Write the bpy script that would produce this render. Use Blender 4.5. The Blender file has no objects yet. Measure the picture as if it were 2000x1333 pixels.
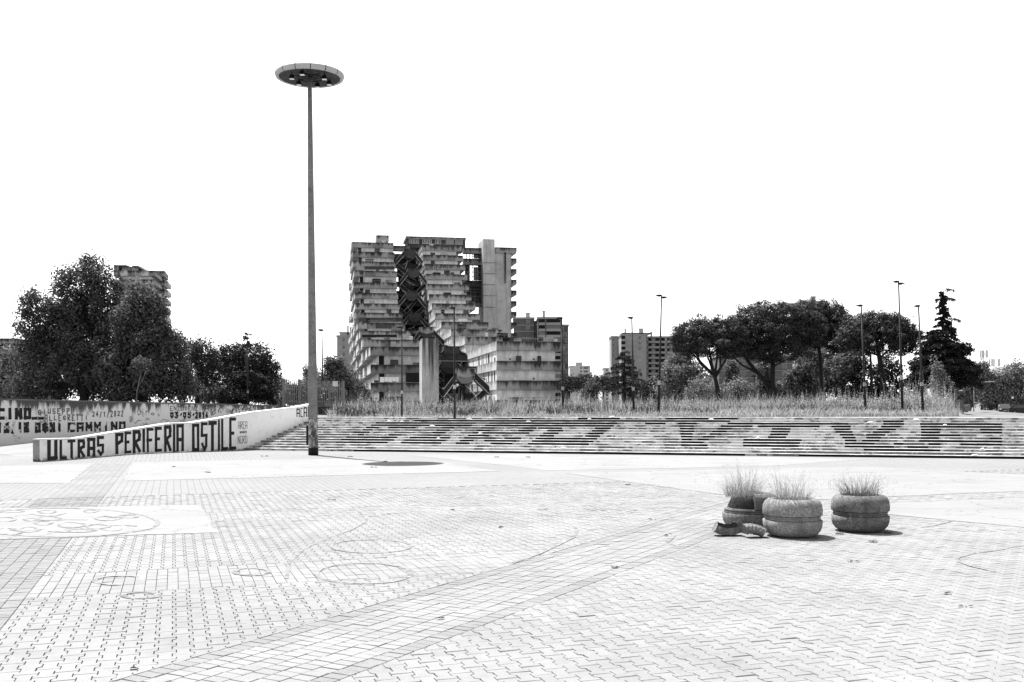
import bpy, bmesh, math, random
import numpy as np
from mathutils import Vector, Matrix

random.seed(7)
rng = np.random.default_rng(11)
SC = bpy.context.scene
COL = SC.collection
R = math.radians

# ------------------------------------------------------------------ camera
F, HC, YH, ROLL = 1944.0, 1.75, 794.0, R(0.18)
cam = bpy.data.cameras.new('camera')
cam.sensor_width = 36.0
cam.lens = 36.0 * F / 2000.0
cam.shift_y = (YH - 666.5) / 2000.0
cam.clip_start, cam.clip_end = 0.1, 8000.0
cam_o = bpy.data.objects.new('camera', cam)
cam_o.location = (0, 0, HC)
cam_o.rotation_euler = (R(90), ROLL, 0)
COL.objects.link(cam_o)
SC.camera = cam_o

# ------------------------------------------------------------------ sky and sun
SUN_EL = R(63.5)
SUN_DIR = Vector((-0.577 * math.cos(SUN_EL), 0.817 * math.cos(SUN_EL), math.sin(SUN_EL)))
world = bpy.data.worlds.new('World')
SC.world = world
world.use_nodes = True
wt = world.node_tree
wt.nodes.clear()
sky = wt.nodes.new('ShaderNodeTexSky')
sky.sky_type = 'NISHITA'
sky.sun_disc = False
sky.sun_elevation = SUN_EL
sky.sun_rotation = math.atan2(SUN_DIR.x, SUN_DIR.y)
sky.dust_density = 1.0
bw = wt.nodes.new('ShaderNodeRGBToBW')
bg = wt.nodes.new('ShaderNodeBackground')
bg.inputs['Strength'].default_value = 0.12
wo = wt.nodes.new('ShaderNodeOutputWorld')
wt.links.new(sky.outputs[0], bw.inputs[0])
wt.links.new(bw.outputs[0], bg.inputs[0])
wt.links.new(bg.outputs[0], wo.inputs[0])
sun = bpy.data.lights.new('sun', 'SUN')
sun.energy = 4.5
sun.angle = R(0.5)
sun_o = bpy.data.objects.new('sun', sun)
sun_o.rotation_euler = (-SUN_DIR).to_track_quat('-Z', 'Y').to_euler()
COL.objects.link(sun_o)
vs = SC.view_settings
vs.view_transform = 'Standard'
vs.look = 'None'
vs.gamma = 1.0
vs.use_curve_mapping = False
vs.exposure = 1.6
SC.render.film_transparent = False
SC.cycles.max_bounces = 6
SC.cycles.diffuse_bounces = 3
SC.cycles.transparent_max_bounces = 8
SC.cycles.use_denoising = True

# ------------------------------------------------------------------ placing
CR, SR = math.cos(ROLL), math.sin(ROLL)


def ray(px, py):
    dx, dy = px - 1000.0, py - YH
    return (dx * CR - dy * SR) / F, -(dx * SR + dy * CR) / F


def P(px, py, D):
    a, b = ray(px, py)
    return Vector((a * D, D, HC + b * D))


def G(px, py, z=0.0):
    a, b = ray(px, py)
    D = (z - HC) / b
    return Vector((a * D, D, z))


# ------------------------------------------------------------------ mesh builder
class MB:
    def __init__(self):
        self.v, self.f = [], []

    def poly(self, pts):
        n = len(self.v)
        self.v += [tuple(p) for p in pts]
        self.f.append(tuple(range(n, n + len(pts))))

    def hexa(self, c):
        """c: 8 corners, bottom 0-3 ccw, top 4-7"""
        n = len(self.v)
        self.v += [tuple(p) for p in c]
        for q in ((3, 2, 1, 0), (4, 5, 6, 7), (0, 1, 5, 4), (1, 2, 6, 5), (2, 3, 7, 6), (3, 0, 4, 7)):
            self.f.append(tuple(n + i for i in q))

    def box(self, x0, x1, y0, y1, z0, z1, fr=None):
        c = [(x0, y0, z0), (x1, y0, z0), (x1, y1, z0), (x0, y1, z0),
             (x0, y0, z1), (x1, y0, z1), (x1, y1, z1), (x0, y1, z1)]
        if fr:
            c = [fr(*p) for p in c]
        self.hexa(c)

    def prism(self, prof, axis_fn, t0, t1):
        """closed profile [(a,b)] swept between t0 and t1; axis_fn(a,b,t)->point"""
        n, k = len(self.v), len(prof)
        self.v += [tuple(axis_fn(a, b, t0)) for a, b in prof]
        self.v += [tuple(axis_fn(a, b, t1)) for a, b in prof]
        self.f.append(tuple(range(n + k - 1, n - 1, -1)))
        self.f.append(tuple(range(n + k, n + 2 * k)))
        for i in range(k):
            j = (i + 1) % k
            self.f.append((n + i, n + j, n + k + j, n + k + i))

    def tube(self, pts, rad, seg=8, cap=True):
        pts = [Vector(p) for p in pts]
        n0 = len(self.v)
        prev = None
        for i, p in enumerate(pts):
            if i == 0:
                t = pts[1] - pts[0]
            elif i == len(pts) - 1:
                t = pts[-1] - pts[-2]
            else:
                t = pts[i + 1] - pts[i - 1]
            t.normalize()
            if prev is None:
                a = t.orthogonal().normalized()
            else:
                a = (prev - t * prev.dot(t)).normalized()
            prev = a
            b = t.cross(a)
            r = rad[i] if hasattr(rad, '__len__') else rad
            for k in range(seg):
                w = 2 * math.pi * k / seg
                self.v.append(tuple(p + (a * math.cos(w) + b * math.sin(w)) * r))
        for i in range(len(pts) - 1):
            for k in range(seg):
                q = (k + 1) % seg
                self.f.append((n0 + i * seg + k, n0 + i * seg + q, n0 + (i + 1) * seg + q, n0 + (i + 1) * seg + k))
        if cap:
            self.f.append(tuple(n0 + k for k in range(seg - 1, -1, -1)))
            e = n0 + (len(pts) - 1) * seg
            self.f.append(tuple(e + k for k in range(seg)))

    def bar(self, p, q, r, seg=4):
        self.tube([p, q], r, seg)

    def lathe(self, prof, seg=48, org=(0, 0, 0), a0=0.0, a1=2 * math.pi):
        full = abs(a1 - a0 - 2 * math.pi) < 1e-6
        m = seg if full else seg + 1
        n0 = len(self.v)
        for r, z in prof:
            for k in range(m):
                w = a0 + (a1 - a0) * k / seg
                self.v.append((org[0] + r * math.cos(w), org[1] + r * math.sin(w), org[2] + z))
        for i in range(len(prof) - 1):
            for k in range(seg):
                q = (k + 1) % m
                self.f.append((n0 + i * m + k, n0 + i * m + q, n0 + (i + 1) * m + q, n0 + (i + 1) * m + k))

    def mesh(self, name, smooth=False):
        me = bpy.data.meshes.new(name)
        me.from_pydata(self.v, [], self.f)
        if smooth:
            me.polygons.foreach_set('use_smooth', [True] * len(me.polygons))
        me.update()
        return me

    def build(self, name, m, parent=None, smooth=False, fix=False):
        me = self.mesh(name, smooth)
        if fix:
            bm = bmesh.new(); bm.from_mesh(me)
            bmesh.ops.recalc_face_normals(bm, faces=bm.faces)
            bm.to_mesh(me); bm.free()
        return link(name, me, m, parent)


def link(name, me, m, parent=None):
    o = bpy.data.objects.new(name, me)
    if m is not None and len(me.materials) == 0:
        me.materials.append(m)
    COL.objects.link(o)
    if parent is not None:
        o.parent = parent
    return o


def empty(name, label=None, cat=None, group=None, loc=None):
    o = bpy.data.objects.new(name, None)
    o.empty_display_size = 0.2
    COL.objects.link(o)
    if loc is not None:
        o.location = loc
    return tag(o, label, cat, group)


def tag(o, label=None, cat=None, group=None, kind=None):
    if label: o['label'] = label
    if cat: o['category'] = cat
    if group: o['group'] = group
    if kind: o['kind'] = kind
    return o


def keep(o, parent):
    """parent while keeping world coordinates of mesh data given in world space"""
    o.parent = parent
    o.matrix_parent_inverse = Matrix.Translation(-Vector(parent.location))
    return o


def copy_tree(o, parent=None):
    c = o.copy()
    COL.objects.link(c)
    c.parent = parent
    for ch in list(o.children):
        copy_tree(ch, c)
    return c


# ------------------------------------------------------------------ materials
MATS = {}


def node(nt, t, **kw):
    n = nt.nodes.new(t)
    for k, v in kw.items():
        if k in n.inputs:
            n.inputs[k].default_value = v
        else:
            setattr(n, k, v)
    return n


def ramp(nt, src, stops):
    r = nt.nodes.new('ShaderNodeValToRGB')
    e = r.color_ramp.elements
    while len(e) > len(stops):
        e.remove(e[-1])
    while len(e) < len(stops):
        e.new(0.5)
    for i, (p, c) in enumerate(stops):
        e[i].position = p
        e[i].color = (c, c, c, 1)
    nt.links.new(src, r.inputs[0])
    return r.outputs[0]


def mixv(nt, fac, a, b):
    m = nt.nodes.new('ShaderNodeMix')
    m.data_type = 'FLOAT'
    for s, v in ((0, fac), (2, a), (3, b)):
        if isinstance(v, (int, float)):
            m.inputs[s].default_value = v
        else:
            nt.links.new(v, m.inputs[s])
    return m.outputs[0]


def math_(nt, op, a, b=None):
    m = nt.nodes.new('ShaderNodeMath')
    m.operation = op
    for i, v in enumerate((a, b)):
        if v is None: continue
        if isinstance(v, (int, float)):
            m.inputs[i].default_value = v
        else:
            nt.links.new(v, m.inputs[i])
    return m.outputs[0]


def noise(nt, coord, scale=1.0, detail=4.0, rough=0.55, vec=(1, 1, 1)):
    mp = node(nt, 'ShaderNodeMapping')
    mp.inputs['Scale'].default_value = vec
    nt.links.new(coord, mp.inputs[0])
    n = node(nt, 'ShaderNodeTexNoise', Scale=scale, Detail=detail, Roughness=rough)
    nt.links.new(mp.outputs[0], n.inputs['Vector'])
    return n.outputs[0]


def start(name, rough=0.9, spec=0.2):
    m = bpy.data.materials.new(name)
    m.use_nodes = True
    nt = m.node_tree
    b = nt.nodes['Principled BSDF']
    b.inputs['Roughness'].default_value = rough
    b.inputs['Specular IOR Level'].default_value = spec
    MATS[name] = m
    return m, nt, b


def pos(nt):
    return nt.nodes.new('ShaderNodeNewGeometry').outputs['Position']


def bumped(nt, b, h, strength=0.4, dist=0.02):
    bp = node(nt, 'ShaderNodeBump', Strength=strength, Distance=dist)
    nt.links.new(h, bp.inputs['Height'])
    nt.links.new(bp.outputs[0], b.inputs['Normal'])


def plain(name, v, rough=0.8, var=0.2, scale=4.0, spec=0.2, metal=0.0, bump=0.0):
    """even colour with a soft noise variation"""
    m, nt, b = start(name, rough, spec)
    b.inputs['Metallic'].default_value = metal
    n = noise(nt, pos(nt), scale, 5)
    c = ramp(nt, n, [(0.25, v * (1 - var)), (0.75, v * (1 + var))])
    nt.links.new(c, b.inputs['Base Color'])
    if bump:
        bumped(nt, b, noise(nt, pos(nt), scale * 12, 3), bump)
    return m


def concrete(name, v, streak=0.5, top=True, scale=1.0, dark=0.3, bump=0.3, lo=0.5):
    """weathered concrete: cloudy tone, rain streaks running down from the top edge of each piece"""
    m, nt, b = start(name, 0.92, 0.15)
    p = pos(nt)
    cloud = noise(nt, p, 0.7 * scale, 6, 0.6)
    fine = noise(nt, p, 9 * scale, 4, 0.6)
    stre = noise(nt, p, 1.0 * scale, 5, 0.65, (3.2, 3.2, 0.12))
    base = ramp(nt, cloud, [(0.3, v * 0.72), (0.5, v), (0.72, v * 1.22)])
    base = math_(nt, 'MULTIPLY', base, ramp(nt, fine, [(.3, .55), (.5, 1.0), (.7, 1.45)] if scale > 1 else [(.3, .84), (.5, 1.0), (.7, 1.14)]))
    if top:
        tc = nt.nodes.new('ShaderNodeTexCoord')
        sx = nt.nodes.new('ShaderNodeSeparateXYZ')
        nt.links.new(tc.outputs['Generated'], sx.inputs[0])
        g = sx.outputs[2]
        k = math_(nt, 'ADD', stre, math_(nt, 'MULTIPLY', math_(nt, 'SUBTRACT', g, 0.55), 0.34))
    else:
        k = stre
    mask = ramp(nt, k, [(lo, 0.0), (lo + .16, 1.0)])
    mask = math_(nt, 'MULTIPLY', mask, streak)
    c = mixv(nt, mask, base, v * dark)
    nt.links.new(c, b.inputs['Base Color'])
    if bump:
        bumped(nt, b, fine, bump, 0.03)
    return m


def painted_wall(name, v, peel, streak, peel_scale=1.5):
    """light paint, flaked in patches, with dirt under the coping and at the foot"""
    m, nt, b = start(name, 0.9, 0.15)
    p = pos(nt)
    n1 = noise(nt, p, peel_scale, 9, 0.7)
    n2 = noise(nt, p, 1.2, 6, 0.65, (2.2, 2.2, 0.35))
    n3 = noise(nt, p, 22, 3, 0.6)
    tc = nt.nodes.new('ShaderNodeTexCoord')
    sx = nt.nodes.new('ShaderNodeSeparateXYZ')
    nt.links.new(tc.outputs['Generated'], sx.inputs[0])
    base = mixv(nt, n3, v * 0.85, v * 1.1)
    pm = ramp(nt, n1, [(0.56, 0.0), (0.62, 1.0)])
    c = mixv(nt, math_(nt, 'MULTIPLY', pm, peel), base, v * 0.32)
    g = math_(nt, 'ADD', n2, math_(nt, 'MULTIPLY', math_(nt, 'SUBTRACT', sx.outputs[2], 0.78), 1.0))
    sm = ramp(nt, g, [(0.5, 0.0), (0.62, 1.0)])
    c = mixv(nt, math_(nt, 'MULTIPLY', sm, streak), c, v * 0.12)
    sz = nt.nodes.new('ShaderNodeSeparateXYZ')
    nt.links.new(p, sz.inputs[0])
    gb = math_(nt, 'SUBTRACT', noise(nt, p, 4, 6, .7), math_(nt, 'MULTIPLY', sz.outputs[2], 1.3))
    c = mixv(nt, ramp(nt, gb, [(.34, 0.0), (.46, .85)]), c, v * 0.1)
    nt.links.new(c, b.inputs['Base Color'])
    bumped(nt, b, n1, 0.3, 0.02)
    return m


def graffiti(name, v=0.02, erode=0.0, scale=3.0):
    m, nt, b = start(name, 0.8, 0.15)
    p = pos(nt)
    n = noise(nt, p, 8, 3)
    nt.links.new(ramp(nt, n, [(0.3, v * 0.7), (0.7, v * 1.6)]), b.inputs['Base Color'])
    if erode > 0:
        n1 = noise(nt, p, scale, 8, 0.72)
        a = ramp(nt, n1, [(erode - 0.02, 0.0), (erode + 0.02, 1.0)])
        nt.links.new(a, b.inputs['Alpha'])
    return m


def leaf_mat(name, v, var=0.5, trans=0.12):
    m, nt, b = start(name, 0.75, 0.25)
    g = nt.nodes.new('ShaderNodeNewGeometry')
    c = ramp(nt, g.outputs['Random Per Island'], [(0.0, v * (1 - var)), (1.0, v * (1 + var))])
    n = noise(nt, g.outputs['Position'], 0.5, 3)
    c = math_(nt, 'MULTIPLY', c, mixv(nt, n, 0.6, 1.4))
    nt.links.new(c, b.inputs['Base Color'])
    tr = nt.nodes.new('ShaderNodeBsdfTranslucent')
    nt.links.new(c, tr.inputs[0])
    mx = nt.nodes.new('ShaderNodeMixShader')
    mx.inputs[0].default_value = trans
    out = nt.nodes['Material Output']
    nt.links.new(b.outputs[0], mx.inputs[1])
    nt.links.new(tr.outputs[0], mx.inputs[2])
    nt.links.new(mx.outputs[0], out.inputs[0])
    return m


def paver_mat(name, v, spread=0.1):
    m, nt, b = start(name, 0.95, 0.1)
    g = nt.nodes.new('ShaderNodeNewGeometry')
    oi = nt.nodes.new('ShaderNodeObjectInfo')
    p = g.outputs['Position']
    r = math_(nt, 'FRACT', math_(nt, 'ADD', g.outputs['Random Per Island'], oi.outputs['Random']))
    base = mixv(nt, r, v * (1 - spread), v * (1 + spread))
    patch = ramp(nt, noise(nt, p, 0.55, 5, 0.6), [(0.34, 0.90), (0.5, 1.0), (0.64, 1.11)])
    grit = ramp(nt, noise(nt, p, 80, 4, 0.75), [(0.28, 0.80), (0.72, 1.15)])
    blot = ramp(nt, noise(nt, p, 5, 6, 0.65), [(0.3, 0.9), (0.7, 1.07)])
    c = math_(nt, 'MULTIPLY', base, patch)
    c = math_(nt, 'MULTIPLY', c, grit)
    c = math_(nt, 'MULTIPLY', c, blot)
    nt.links.new(c, b.inputs['Base Color'])
    bumped(nt, b, noise(nt, p, 220, 3, 0.7), 0.25, 0.004)
    return m


def slab_mat(name, v):
    """cast concrete slab: faint clouds, drag marks and hairline cracks"""
    m, nt, b = start(name, 0.95, 0.1)
    p = pos(nt)
    c = ramp(nt, noise(nt, p, 0.5, 6, 0.65), [(0.3, v * 0.9), (0.5, v), (0.7, v * 1.06)])
    c = math_(nt, 'MULTIPLY', c, ramp(nt, noise(nt, p, 1.0, 5, 0.6, (.25, 2.6, 1)), [(0.3, 0.93), (0.6, 1.03)]))
    c = math_(nt, 'MULTIPLY', c, ramp(nt, noise(nt, p, 60, 4, 0.7), [(0.3, 0.9), (0.7, 1.06)]))
    vo = nt.nodes.new('ShaderNodeTexVoronoi')
    vo.feature = 'DISTANCE_TO_EDGE'
    vo.inputs['Scale'].default_value = 0.42
    wv = node(nt, 'ShaderNodeTexNoise', Scale=1.3, Detail=5.0)
    nt.links.new(p, wv.inputs['Vector'])
    vm = nt.nodes.new('ShaderNodeVectorMath'); vm.operation = 'ADD'
    nt.links.new(p, vm.inputs[0]); nt.links.new(wv.outputs[1], vm.inputs[1])
    nt.links.new(vm.outputs[0], vo.inputs['Vector'])
    crack = ramp(nt, vo.outputs['Distance'], [(0.003, 0.72), (0.008, 1.0)])
    c = math_(nt, 'MULTIPLY', c, crack)
    nt.links.new(c, b.inputs['Base Color'])
    return m


M = {}
M['paver'] = paver_mat('paver', 0.184, 0.05)
M['paver_dark'] = paver_mat('paver_dark', 0.166, 0.05)
M['paver_light'] = paver_mat('paver_light', 0.192, 0.05)
M['bedding'] = plain('bedding', 0.085, 1.0, 0.55, 2.5)
M['mortar'] = plain('mortar', 0.19, 1.0, 0.15, 20)
M['panel'] = slab_mat('panel', 0.195)
M['panel_b'] = slab_mat('panel_b', 0.188)
M['chalk'] = None
M['asphalt'] = plain('asphalt', 0.16, 0.95, 0.1, 0.5)
M['earth'] = plain('earth', 0.12, 1.0, 0.4, 0.6)
M['conc'] = concrete('conc', 0.27, 1.0, scale=.36, dark=.16, lo=.45)
M['conc_d'] = concrete('conc_d', 0.18, 1.0, scale=.36, dark=0.16, lo=.45)
M['conc_l'] = concrete('conc_l', 0.46, 0.8, scale=.36, dark=.25, lo=.48)  # paler concrete; on side faces its tone stands for sunlight
M['conc_wall'] = concrete('conc_wall', 0.64, 0.5, scale=.36, dark=0.5)
M['conc_tower'] = concrete('conc_tower', 0.42, 0.6, top=False, scale=.36, dark=0.4)
M['conc_pylon'] = concrete('conc_pylon', 0.38, 1.0, scale=.45, dark=0.16)
M['soffit'] = concrete('soffit', 0.12, 0.3)
M['steel_dark'] = plain('steel_dark', 0.02, 0.6, 0.3, 3)
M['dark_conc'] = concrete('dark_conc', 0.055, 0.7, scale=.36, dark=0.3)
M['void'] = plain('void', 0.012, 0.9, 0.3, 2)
M['glass'] = plain('glass', 0.03, 0.12, 0.2, 2, spec=0.6)
M['white_trim'] = plain('white_trim', 0.55, 0.7, 0.15, 3)
M['mid_trim'] = plain('mid_trim', 0.3, 0.7, 0.2, 3)
M['cloth_w'] = plain('cloth_w', 0.75, 0.9, 0.1, 6)
M['cloth_d'] = plain('cloth_d', 0.02, 0.9, 0.3, 6)
M['brick_far'] = plain('brick_far', 0.095, 0.95, 0.2, 0.5)
M['plaster_far'] = plain('plaster_far', 0.24, 0.95, 0.12, 0.25)
M['plaster_pale'] = plain('plaster_pale', 0.42, 0.95, 0.1, 0.25)  # pale plaster, with distance haze put into its tone as well
M['ultras'] = painted_wall('ultras', 0.72, 0.25, 0.0, 3.0)
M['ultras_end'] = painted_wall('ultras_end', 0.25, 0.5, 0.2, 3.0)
M['cino'] = painted_wall('cino', 0.55, 0.9, 1.0, 1.7)
M['coping'] = plain('coping', 0.6, 0.9, 0.15, 5)
M['coping_d'] = plain('coping_d', 0.10, 0.95, 0.4, 3)
M['fence_wall'] = concrete('fence_wall', 0.10, 0.9, dark=0.25)
M['chalk'] = graffiti('chalk', 0.132, 0.42, 5.0)
M['g_solid'] = graffiti('g_solid', 0.02, 0.27, 6.0)
M['g_step'] = graffiti('g_step', 0.006, 0.28, 7.0)
M['g_cino'] = graffiti('g_cino', 0.015, 0.39, 4.0)
M['g_cino2'] = graffiti('g_cino2', 0.015, 0.44, 3.0)
M['g_thin'] = graffiti('g_thin', 0.07, 0.34, 6.0)
M['g_conc'] = graffiti('g_conc', 0.07, 0.42, 3.0)
M['nosing'] = plain('nosing', 0.36, 0.9, 0.5, 3)
M['mast'] = concrete('mast', 0.18, 0.4, top=False, scale=3, dark=0.5)
M['mast_black'] = plain('mast_black', 0.008, 0.7, 0.3, 5)
M['disc_rim'] = plain('disc_rim', 0.40, 0.7, 0.12, 3)
M['disc_dish'] = plain('disc_dish', 0.06, 0.85, 0.3, 2.5)
M['lamp_black'] = plain('lamp_black', 0.012, 0.6, 0.3, 4)
M['lamp_glass'] = plain('lamp_glass', 0.8, 0.25, 0.05, 4, spec=0.5)  # near-white base colour stands for sky reflected in the floodlight glass
M['pole_dark'] = plain('pole_dark', 0.014, 0.6, 0.3, 3)
M['fence'] = plain('fence', 0.17, 0.7, 0.2, 3)
M['bark'] = plain('bark', 0.02, 0.95, 0.5, 4, bump=0.4)
M['bark_l'] = plain('bark_l', 0.12, 0.95, 0.4, 4)
M['leaf'] = leaf_mat('leaf', 0.068, 0.6, 0.36)
M['leaf_l'] = leaf_mat('leaf_l', 0.14, 0.5, 0.35)
M['leaf_m'] = leaf_mat('leaf_m', 0.085, 0.6, 0.35)
M['needle'] = leaf_mat('needle', 0.036, 0.7, 0.15)
M['cedar'] = leaf_mat('cedar', 0.011, 0.6, 0.03)
M['straw'] = leaf_mat('straw', 0.24, 0.45, 0.25)
M['straw_d'] = leaf_mat('straw_d', 0.10, 0.5, 0.2)
M['stalk_d'] = leaf_mat('stalk_d', 0.05, 0.6, 0.2)
M['straw_f'] = leaf_mat('straw_f', 0.30, 0.55, 0.3)
M['weed'] = leaf_mat('weed', 0.27, 0.5, 0.2)
M['car_dark'] = plain('car_dark', 0.015, 0.5, 0.2, 1, spec=0.3)
M['car_black'] = plain('car_black', 0.008, 0.5, 0.2, 1, spec=0.3)
M['car_glass'] = plain('car_glass', 0.05, 0.15, 0.2, 1, spec=0.6)
M['tyre'] = plain('tyre', 0.012, 0.9, 0.2, 4)
M['rim'] = plain('rim', 0.25, 0.4, 0.2, 4)
M['headlight'] = plain('headlight', 0.7, 0.2, 0.1, 4, spec=0.6)
M['sign_dark'] = plain('sign_dark', 0.06, 0.5, 0.1, 3)
M['wall_grey'] = plain('wall_grey', 0.10, 0.95, 0.25, 1.0)
M['hill'] = plain('hill', 0.20, 1.0, 0.1, 0.004)  # pale tone stands for the haze in front of the ridge
M['rubbish'] = plain('rubbish', 0.6, 0.9, 0.2, 6)
M['scrap'] = plain('scrap', 0.03, 0.9, 0.3, 6)
def tub_mat(name, v, lichen):
    """cast aggregate: speckled, stained down from the rim, pale lichen spots"""
    m, nt, b = start(name, 0.9, 0.15)
    p = pos(nt)
    c = mixv(nt, ramp(nt, noise(nt, p, 42, 4, .8), [(.34, 0), (.66, 1)]), v * .45, v * 1.65)
    c = math_(nt, 'MULTIPLY', c, ramp(nt, noise(nt, p, 3.5, 5), [(.3, .68), (.7, 1.25)]))
    st = ramp(nt, noise(nt, p, 3, 5, .6, (3, 3, .3)), [(.5, 0.0), (.68, .6)])
    c = mixv(nt, st, c, v * .45)
    if lichen:
        sp = ramp(nt, noise(nt, p, 14, 3, .5), [(.66, 0), (.69, .7)])
        c = mixv(nt, sp, c, v * 2.6)
    nt.links.new(c, b.inputs['Base Color'])
    bumped(nt, b, noise(nt, p, 120, 3, .7), .2, .005)
    return m


M['planter'] = tub_mat('planter_tub', 0.19, False)
M['planter_d'] = tub_mat('planter_dark_tub', 0.12, True)
M['soil'] = plain('soil', 0.035, 1.0, 0.5, 20, bump=0.6)


def riser_material():
    """block risers: flaked pale paint over dark mossy concrete"""
    m, nt, b = start('riser', 0.95, 0.1)
    p = pos(nt)
    n1 = noise(nt, p, 2.2, 9, 0.72, (1, 1, 1.6))
    n2 = noise(nt, p, 0.35, 3, 0.5)
    k = math_(nt, 'ADD', n1, math_(nt, 'MULTIPLY', math_(nt, 'SUBTRACT', n2, 0.5), 0.55))
    msk = ramp(nt, k, [(0.47, 0.0), (0.50, 1.0)])
    lt = mixv(nt, noise(nt, p, 9, 5), 0.30, 0.58)
    dk = mixv(nt, noise(nt, p, 14, 4), 0.06, 0.20)
    nt.links.new(mixv(nt, msk, dk, lt), b.inputs['Base Color'])
    return m


M['riser'] = riser_material()


def far_plaza_material():
    """paving too far away to tell the blocks apart: block joints in the laying grid"""
    m, nt, b = start('far_paving', 0.95, 0.1)
    p = pos(nt)
    mp = node(nt, 'ShaderNodeMapping')
    mp.inputs['Rotation'].default_value = (0, 0, -math.atan2(0.322, 0.947))
    nt.links.new(p, mp.inputs[0])
    br = node(nt, 'ShaderNodeTexBrick', Scale=1.0)
    br.inputs['Brick Width'].default_value = 0.225
    br.inputs['Row Height'].default_value = 0.145
    br.inputs['Mortar Size'].default_value = 0.006
    br.inputs['Color1'].default_value = (0.165, 0.165, 0.165, 1)
    br.inputs['Color2'].default_value = (0.18, 0.18, 0.18, 1)
    br.inputs['Mortar'].default_value = (0.10, 0.10, 0.10, 1)
    rot = node(nt, 'ShaderNodeMapping')
    rot.inputs['Rotation'].default_value = (0, 0, math.pi / 2)
    nt.links.new(mp.outputs[0], rot.inputs[0])
    nt.links.new(rot.outputs[0], br.inputs[0])
    cl = ramp(nt, noise(nt, p, 0.3, 5), [(0.3, 0.94), (0.7, 1.06)])
    g = nt.nodes.new('ShaderNodeRGBToBW')
    nt.links.new(br.outputs[0], g.inputs[0])
    nt.links.new(math_(nt, 'MULTIPLY', g.outputs[0], cl), b.inputs['Base Color'])
    return m


M['far_paving'] = far_plaza_material()

# ------------------------------------------------------------------ lettering
GL = {
    'U': [[(0, 1), (0, 0), (1, 0), (1, 1)]], 'L': [[(0, 1), (0, 0), (1, 0)]], 'T': [[(0, 1), (1, 1)], [(.5, 1), (.5, 0)]],
    'R': [[(0, 0), (0, 1), (.9, 1), (1, .85), (.95, .62), (.1, .45)], [(.25, .45), (1, 0)]],
    'A': [[(0, 0), (0, 1), (1, 1), (1, 0)], [(0, .42), (1, .42)]],
    'S': [[(1, 1), (0, 1), (0, .55), (1, .55), (.95, .15), (.55, 0), (.1, .2)]],
    'P': [[(0, 0), (0, 1), (1, 1), (.95, .65), (.1, .48)]], 'E': [[(1, 1), (0, 1), (0, 0), (1, 0)], [(0, .52), (.6, .52)]],
    'I': [[(.5, 0), (.5, 1)]], 'F': [[(0, 0), (0, 1), (1, 1)], [(0, .5), (.7, .5)]],
    'O': [[(0, 0), (0, 1), (1, 1), (1, 0), (0, 0)]], 'C': [[(1, 1), (0, 1), (0, 0), (1, 0)]],
    'B': [[(0, 0), (0, 1), (.8, 1), (1, .8), (.7, .52), (1, .25), (.8, 0), (0, 0)], [(0, .52), (.7, .52)]],
    'N': [[(0, 0), (0, 1), (1, 0), (1, 1)]], 'G': [[(1, .85), (.6, 1), (0, .8), (0, .2), (.5, 0), (1, .15), (1, .45), (.55, .45)]],
    'D': [[(0, 0), (0, 1), (.7, 1), (1, .6), (.9, .15), (.5, 0), (0, 0)]], 'M': [[(0, 0), (0, 1), (.5, .4), (1, 1), (1, 0)]],
    'Z': [[(0, 1), (1, 1), (0, 0), (1, 0)]], 'V': [[(0, 1), (.5, 0), (1, 1)]],
    '0': [[(.1, .9), (.1, .3), (.5, 0), (.9, .3), (.9, .9), (.1, .9)]], '1': [[(.1, .8), (.6, 1), (.6, 0)]],
    '2': [[(0, .85), (.5, 1), (1, .8), (.9, .5), (0, 0), (1, 0)]], '3': [[(0, 1), (1, 1), (.4, .6), (1, .4), (.7, 0), (0, .1)]],
    '4': [[(.7, 0), (.7, 1), (0, .3), (1, .3)]], '5': [[(1, 1), (.1, 1), (.1, .6), (.8, .6), (1, .35), (.6, 0), (0, .1)]],
    '/': [[(.1, 0), (.9, 1)]], '.': [[(.2, .1), (.8, .1)]], '-': [[(.2, .5), (.8, .5)]], "'": [[(.5, 1), (.4, .7)]],
    ',': [[(.6, .2), (.3, -.1)]], '!': [[(.5, 1), (.5, .35)], [(.5, .12), (.5, 0)]],
    '<': [[(.5, 0), (0, .6), (.2, .95), (.5, .75), (.8, .95), (1, .6), (.5, 0)]],
    'c': [[(1, .9), (.4, 1), (0, .5), (.4, 0), (1, .15)]], 'i': [[(.5, 0), (.5, .6)], [(.5, .8), (.5, .9)]],
    'r': [[(.1, 0), (.1, .6), (.2, .4), (.8, .62)]], 'o': [[(.5, 0), (0, .3), (.5, .6), (1, .3), (.5, 0)]],
    ' ': [],
}


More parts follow.
